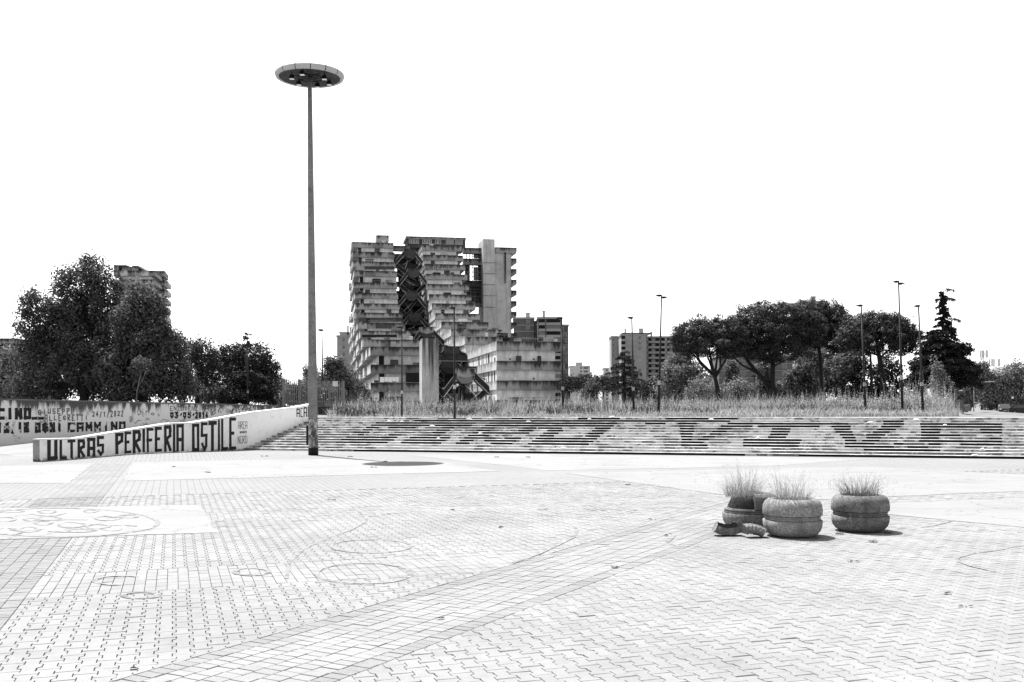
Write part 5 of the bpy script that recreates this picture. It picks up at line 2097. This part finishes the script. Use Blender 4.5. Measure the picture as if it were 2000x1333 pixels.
def patchy(x, y, f=1.0):
    a = math.sin(x * .9 * f + 1.7 * math.sin(y * .6)) * math.sin(y * .7 * f + x * .35 + 2)
    b = math.sin(x * 3.7 * f + 2.1 * math.sin(y * 1.9 + x)) * math.sin(y * 2.3 * f + 1.3 * math.sin(x * 2.2))
    return max(0.0, min(1.0, .5 + .32 * a + .36 * b))


weed_field('short_grass', 'short straw coloured grass just behind the stairs', 36000, region(640, 1874, 40, 52),
           lambda x, y: random.uniform(.05, .28) * (.35 + .8 * smooth((y - y_front(x)) / 4)) * (.3 + 1.3 * patchy(x, y)), M['straw_f'], .012, .5)
weed_field('dry_weeds', 'waist-high dry weeds on the waste ground', 24000, region(650, 1868, 46, 72),
           lambda x, y: random.uniform(.3, 1.0) * (.16 + 1.35 * patchy(x, y) ** 2) * smooth((y - 42) / 7), M['straw_f'], .013, .24)
weed_field('tall_weeds', 'tall leafy weed stalks in front of the pines', 4200, region(1330, 1864, 50, 66),
           lambda x, y: random.uniform(.45, 1.5) * (.15 + 1.15 * patchy(x, y, 1.6) ** 1.4) * (.8 + .5 * smooth((x / y - .28) / .12)), M['weed'], .012, .08, 14)
weed_field('dark_weeds', 'dark green weeds growing low among the straw', 9000, region(650, 1868, 45, 66),
           lambda x, y: random.uniform(.25, .7) * (1 if patchy(x + 11, y * 1.2) > .62 else 0), M['stalk_d'], .018, .3, 2)
weed_field('tall_weeds', 'tall leafy weed stalks in front of the terraced block', 2200, region(680, 1330, 52, 68),
           lambda x, y: random.uniform(.4, 1.25) * (.15 + 1.2 * patchy(x, y, 1.6) ** 1.5), M['weed'], .012, .1, 12)
weed_field('low_shrubs', 'dark low shrubs dotted through the dry weeds', 5000, region(670, 1860, 44, 58),
           lambda x, y: (random.uniform(.15, .5) if patchy(x * 1.3 + 3, y) > .8 else 0), M['leaf'], .03, .5, 6)
weed_field('back_weeds', 'dry weeds at the foot of the buildings', 14000, region(640, 1868, 72, 110),
           lambda x, y: random.uniform(.5, 1.3) * (.4 + .7 * patchy(x, y)), M['straw_d'], .025, .2)

# rounded shrubs mixed into the weeds
C_, N_ = [], []
for k in range(150):
    x, y = region(660, 1866, 46, 70)()
    r_ = random.uniform(.18, .5) * (1.35 if x / y > .25 else 1)
    m_ = int(90 * r_ / .3)
    d_ = rng.normal(size=(m_, 3)); d_ /= np.linalg.norm(d_, axis=1, keepdims=True)
    C_.append(np.array([x, y, terrain(x, y) + r_ * .6]) + d_ * r_ * rng.uniform(.55, 1.0, size=(m_, 1)) * np.array([1.2, 1.2, .85]))
    N_.append(d_)
C_, N_ = np.concatenate(C_), np.concatenate(N_)
half = len(C_) // 2
for nm, a_, b_, mt in (('green_scrub', 0, half, 'leaf_m'), ('pale_scrub', half, len(C_), 'leaf_l')):
    o = link(nm, leaf_mesh(C_[a_:b_], .10, .6, name=nm, N=N_[a_:b_]), M[mt])
    tag(o, ('dark' if mt == 'leaf_m' else 'pale') + ' rounded scrub growing among the dry weeds', 'scrub', kind='stuff')

# ------------------------------------------------------------------ street lamps


def street_lamp(px, ytop, ybase, lean_px, double, label, D=None, r=.05):
    a, b = ray(px, ybase)
    if D is None:
        D = (Z_UP - HC) / b
    base = P(px, ybase, D)
    base.z = terrain(base.x, base.y) - .05
    tp = P(px + lean_px, ytop, D)
    t = empty('street_lamp', label, 'street lamp', 'street lamps behind the stairs', base)
    v = tp - base
    mb = MB()
    mb.tube([(0, 0, 0), tuple(v * .28), tuple(v)], [r * 1.25, r * 1.1, r * .6], 10)
    mb.build('post', M['pole_dark'], t, smooth=True)
    mb = MB()
    q = v * .27
    mb.tube([tuple(q), tuple(q + v * .035)], r * 1.35, 10)
    mb.build('band', M['mid_trim'], t)
    k = D / F
    hd = []
    for s in ((-1, 1) if double else (-1,)):
        mb = MB()
        L, W = 11.5 * k, 3.2 * k
        x0 = s * .5 * k
        zo = (1.5 if s < 0 and double else -2.2 if double else 0) * k
        prof = [(-.5 * k, -1.4 * k), (L * .3, -2.4 * k), (L, -.6 * k), (L * 1.02, .3 * k), (L * .5, 1.9 * k), (-.5 * k, 1.4 * k)]
        mb.prism(prof, lambda a_, b_, tt: v + Vector((x0 + s * (a_ - (2.2 * k if not double else .6 * k)), tt, b_ + zo)), -W, W)
        hd = mb.build('lamp_head', M['pole_dark'], t, fix=True)
        mb = MB()
        cc = v + Vector((x0 + s * (L * .45 - (2.2 * k if not double else .6 * k)), 0, zo - 2.3 * k))
        mb.box(cc.x - 1.6 * k, cc.x + 1.6 * k, cc.y - 1.5 * k, cc.y + 1.5 * k, cc.z - .3 * k, cc.z + .2 * k)
        mb.build('lamp_glass', M['mid_trim'], hd)
    return t


street_lamp(1100, 622, 812, -3, False, 'single lamp post at the right edge of the terraced block')
street_lamp(1238, 621, 812.5, -4, False, 'single lamp post in front of the small cedar')
street_lamp(1286, 579, 813, 6, True, 'twin-headed lamp post left of the pines')
street_lamp(1691, 597, 810.5, -9, False, 'single lamp post in front of the rightmost pine')
street_lamp(1763, 552, 811, -8, True, 'tallest twin-headed lamp post near the black cedar')
street_lamp(1803, 598, 811, -9, False, 'single lamp post just left of the black cedar')
street_lamp(785, 640, 815, 0, False, 'slim lamp post before the left wing of the terraced block', r=.035)
street_lamp(888, 602, 816, -1, False, 'lamp post before the right wing of the terraced block', r=.045)
street_lamp(631, 645, 800, -2, False, 'lamp post behind the palisade fence', D=95, r=.07)
street_lamp(484, 661, 800, -1, False, 'lamp post standing against the weeping cedar', D=78, r=.06)
street_lamp(1474, 735, 806, 0, False, 'short lamp post between the pine trunks', D=85, r=.05)

# ------------------------------------------------------------------ far road with its cars and signs
mb = MB()
rp = [G(1915, 812, .37), G(2060, 812, .37), G(2030, 799.5, .37), G(1913, 799.5, .37)]
mb.poly([(p.x, p.y, .40) for p in rp])
tag(mb.build('road', M['asphalt']), kind='structure')
mb = MB()
a, b, c, d = G(1912, 812, .37), G(1915, 812, .37), G(1914, 799.5, .37), G(1912.6, 799.5, .37)
mb.hexa([(p.x, p.y, .34) for p in (a, b, c, d)] + [(p.x, p.y, .52) for p in (a, b, c, d)])
tag(mb.build('kerb', M['coping']), kind='structure')


def car(loc, yaw, label, mt, L=3.9, W=1.65, H=1.45):
    t = empty('parked_car', label, 'car', 'cars parked on the far road', loc)
    t.rotation_euler = (0, 0, yaw)
    prof = [(0, .28), (.0, .62), (.08, .78), (.75, .90), (1.25, 1.36), (1.6, 1.44), (2.7, 1.45), (3.35, 1.36), (3.75, .95), (3.9, .85), (3.9, .32), (3.6, .22), (.4, .22)]
    mb = MB()
    k = len(prof)

    def tw_(b):
        return W / 2 * (1 - .17 * max(0, (b - .85)) / .6)
    for s in (-1, 1):
        mb.v += [(a - L / 2, s * tw_(b), b) for a, b in prof]
    mb.f.append(tuple(range(k - 1, -1, -1)))
    mb.f.append(tuple(range(k, 2 * k)))
    for i in range(k):
        j = (i + 1) % k
        mb.f.append((i, j, k + j, k + i))
    mb.build('body', M[mt], t, fix=True)

    def quad(pts, name, m):
        q = MB(); q.poly(pts); return q.build(name, M[m], t)
    e = .006
    quad([(.80 - L / 2, -.64, .945), (.80 - L / 2, .64, .945), (1.22 - L / 2 - .02, .56, 1.345), (1.22 - L / 2 - .02, -.56, 1.345)], 'windscreen', 'car_glass')
    quad([(3.42 - L / 2 + .01, -.58, 1.31), (3.42 - L / 2 + .01, .58, 1.31), (3.73 - L / 2 + .03, .64, 1.0), (3.73 - L / 2 + .03, -.64, 1.0)], 'rear_window', 'car_glass')
    for s in (-1, 1):
        y0, y1 = s * (tw_(.93) + e), s * (tw_(1.33) + e)
        for (a0, a1, b0, b1) in ((.98, 2.0, 1.35, 2.0), (2.08, 3.5, 2.08, 3.2)):
            pts = [(a0 - L / 2, y0, .93), (a1 - L / 2, y0, .93), (b1 - L / 2, y1, 1.33), (b0 - L / 2, y1, 1.33)]
            quad(pts, 'side_window', 'car_glass')
        mb = MB(); mb.box(-.03 - L / 2, .06 - L / 2, s * .62 - .14, s * .62 + .14, .6, .76); mb.build('headlight', M['headlight'], t)
        mb = MB(); mb.box(L / 2 - .06, L / 2 + .02, s * .68 - .09, s * .68 + .09, .65, .9); mb.build('tail_light', M['sign_dark'], t)
        mb = MB(); mb.box(1.02 - L / 2, 1.15 - L / 2, s * .84 - .08, s * .84 + .08, .93, 1.05); mb.build('mirror', M[mt], t)
        for wx in (.72, 3.18):
            mb = MB()
            cy = s * (W / 2 - .1)
            pr = [(.30 * math.cos(2 * math.pi * i / 18), .30 * math.sin(2 * math.pi * i / 18)) for i in range(18)]
            mb.prism(pr, lambda a_, b_, tt: (wx - L / 2 + a_, cy + tt, .30 + b_), -.11, .11)
            w_ = mb.build('wheel', M['tyre'], t, fix=True)
            mb = MB()
            pr = [(.18 * math.cos(2 * math.pi * i / 14), .18 * math.sin(2 * math.pi * i / 14)) for i in range(14)]
            mb.prism(pr, lambda a_, b_, tt: (wx - L / 2 + a_, cy + s * tt, .30 + b_), .1, .118)
            mb.build('rim', M['rim'], w_, fix=True)
    mb = MB(); mb.box(-.02 - L / 2, .0 - L / 2, -.26, .26, .38, .5); mb.build('number_plate', M['mid_trim'], t)
    mb = MB(); mb.box(-.03 - L / 2, .02 - L / 2, -.8, .8, .24, .36); mb.build('bumper', M['car_black'], t)
    return t


c1 = P(1961.5, 808.8, 155)
car(Vector((c1.x, c1.y, .40)), R(67), 'small black car facing the plaza on the far road', 'car_black')
c2 = P(2001, 812, 127)
car(Vector((c2.x + .1, c2.y, .40)), R(156), 'dark hatchback cut off by the right picture edge', 'car_dark')

sg = empty('no_entry_sign', 'round no-entry sign on a thin post by the far road', 'sign')
D = 112
c = P(1876.5, 763, D)
mb = MB()
mb.prism([(.31 * math.cos(2 * math.pi * i / 28), .31 * math.sin(2 * math.pi * i / 28)) for i in range(28)], lambda a_, b_, tt: (c.x + a_, c.y + tt, c.z + b_), 0, .03)
pl = mb.build('plate', M['sign_dark'], sg, fix=True)
mb = MB(); mb.box(c.x - .22, c.x + .22, c.y - .012, c.y - .003, c.z - .055, c.z + .055)
mb.build('white_bar', M['cloth_w'], pl)
mb = MB(); mb.tube([(c.x, c.y + .06, .3), (c.x, c.y + .06, c.z + .2)], .03, 8); mb.build('post', M['pole_dark'], sg)

D = 100
a, b = P(1875, 808, D), P(1882.5, 783, D)
mb = MB(); mb.box(a.x, b.x, D, D + .5, .3, b.z)
gp_ = empty('gate_pillar', 'concrete gate pillar below the no-entry sign', 'pillar')
mb.build('shaft', M['wall_grey'], gp_)
mb = MB(); mb.box(a.x - .04, b.x + .04, D - .04, D + .54, b.z + .002, b.z + .1); mb.build('cap', M['wall_grey'], gp_)
bw_ = empty('boundary_wall', 'low pale boundary wall with railings behind the gate pillar', 'wall')
mb = MB()
a, b = P(1884, 800, 104), P(1897, 800, 130)
za, zb = P(1884, 792, 104).z, P(1897, 790, 130).z
mb.hexa([(a.x, a.y, .3), (b.x, b.y, .3), (b.x - .3, b.y, .3), (a.x - .3, a.y, .3), (a.x, a.y, za), (b.x, b.y, zb), (b.x - .3, b.y, zb), (a.x - .3, a.y, za)])
mb.build('wall_body', M['wall_grey'], bw_, fix=True)
for k in range(14):
    t_ = k / 13
    p = Vector((a.x, a.y, za)).lerp(Vector((b.x, b.y, zb)), t_) + Vector((-.15, 0, -.02))
    mb = MB(); mb.bar(p, p + Vector((0, 0, 1.3)), .018); mb.build('bar', M['pole_dark'], bw_)
sh = empty('striped_shelter', 'low grey slatted kiosk half hidden left of the gate pillar', 'shed')
for k in range(5):
    y = 784 + k * 3.6
    a, b = P(1857 - k * .3, y, 108), P(1875, y + 2.6, 108)
    mb = MB(); mb.box(a.x, b.x, 108 - .1 * k, 111, b.z, a.z); mb.build('slat', M['conc_d' if k % 2 else 'conc_l'], sh)

hk = empty('curved_lamp_post', 'thin lamp post with a long arm curving over the far road', 'street lamp')
D = 120
mb = MB()
mb.tube([P(1902, 806, D), P(1902, 760, D), P(1903.5, 752, D), P(1909, 749, D), P(1920, 747, D), P(1940, 745, D)], [.07, .06, .055, .05, .045, .04], 8)
mb.build('post', M['mid_trim'], hk, smooth=True)
mb = MB(); q = P(1940, 745.4, D); mb.box(q.x - .5, q.x + .1, q.y - .12, q.y + .12, q.z - .1, q.z + .06); mb.build('lamp_head', M['mid_trim'], hk)
for px, y0, y1, D, w, lab in ((1921.5, 684, 800, 330, 1.1, 'slim lattice telephone mast rising over the far trees'), (1942.5, 701, 800, 330, 1.6, 'telephone mast with a cluster of white aerials')):
    t = empty('telephone_mast', lab, 'mast')
    b, tp = P(px, y1, D), P(px, y0, D)
    mb = MB()
    for sx_, sy_ in ((-.5, -.3), (.5, -.3), (0, .5)):
        mb.bar((b.x + sx_, b.y + sy_, 0), (tp.x + sx_ * .6, tp.y + sy_ * .6, tp.z), .07)
    for k in range(16):
        z0 = tp.z * k / 16
        s = -1 if k % 2 else 1
        mb.bar((tp.x - .4 * s, tp.y, z0), (tp.x + .4 * s, tp.y, z0 + tp.z / 16), .05)
    mb.build('lattice', M['mid_trim'], t)
    for k in range(5):
        an = 2 * math.pi * k / 5
        mb = MB(); cx_, cy_ = tp.x + w * math.cos(an), tp.y + w * math.sin(an)
        mb.box(cx_ - .25, cx_ + .25, cy_ - .15, cy_ + .15, tp.z - 2.6, tp.z - .1); mb.build('aerial', M['white_trim'], t)
tp = P(1978, 777, 128)
t = empty('road_sign', 'small square white road sign behind the parked cars', 'sign')
mb = MB(); mb.box(tp.x - .13, tp.x + .13, tp.y, tp.y + .03, tp.z - .13, tp.z + .13); mb.build('plate', M['cloth_w'], t)
mb = MB(); mb.tube([(tp.x, tp.y + .05, .3), (tp.x, tp.y + .05, tp.z + .1)], .03, 6); mb.build('post', M['pole_dark'], t)

# distant ridge at the right
mb = MB()
xs_ = [1700, 1850, 1890, 1930, 1960, 1985, 2010, 2060, 2140, 2300]
ys_ = [782, 758, 738, 722, 715, 713, 710, 706, 712, 760]
n = len(xs_)
for x, y in zip(xs_, ys_):
    mb.v.append(tuple(P(x, 800, 2400)))
for x, y in zip(xs_, ys_):
    mb.v.append(tuple(P(x, y, 2700)))
for x, y in zip(xs_, ys_):
    p = P(x, y, 2700); mb.v.append((p.x * 1.1, 3400, 0))
for r_ in range(2):
    for i in range(n - 1):
        mb.f.append((r_ * n + i, r_ * n + i + 1, (r_ + 1) * n + i + 1, (r_ + 1) * n + i))
tag(mb.build('hill', M['hill'], smooth=True), kind='structure')
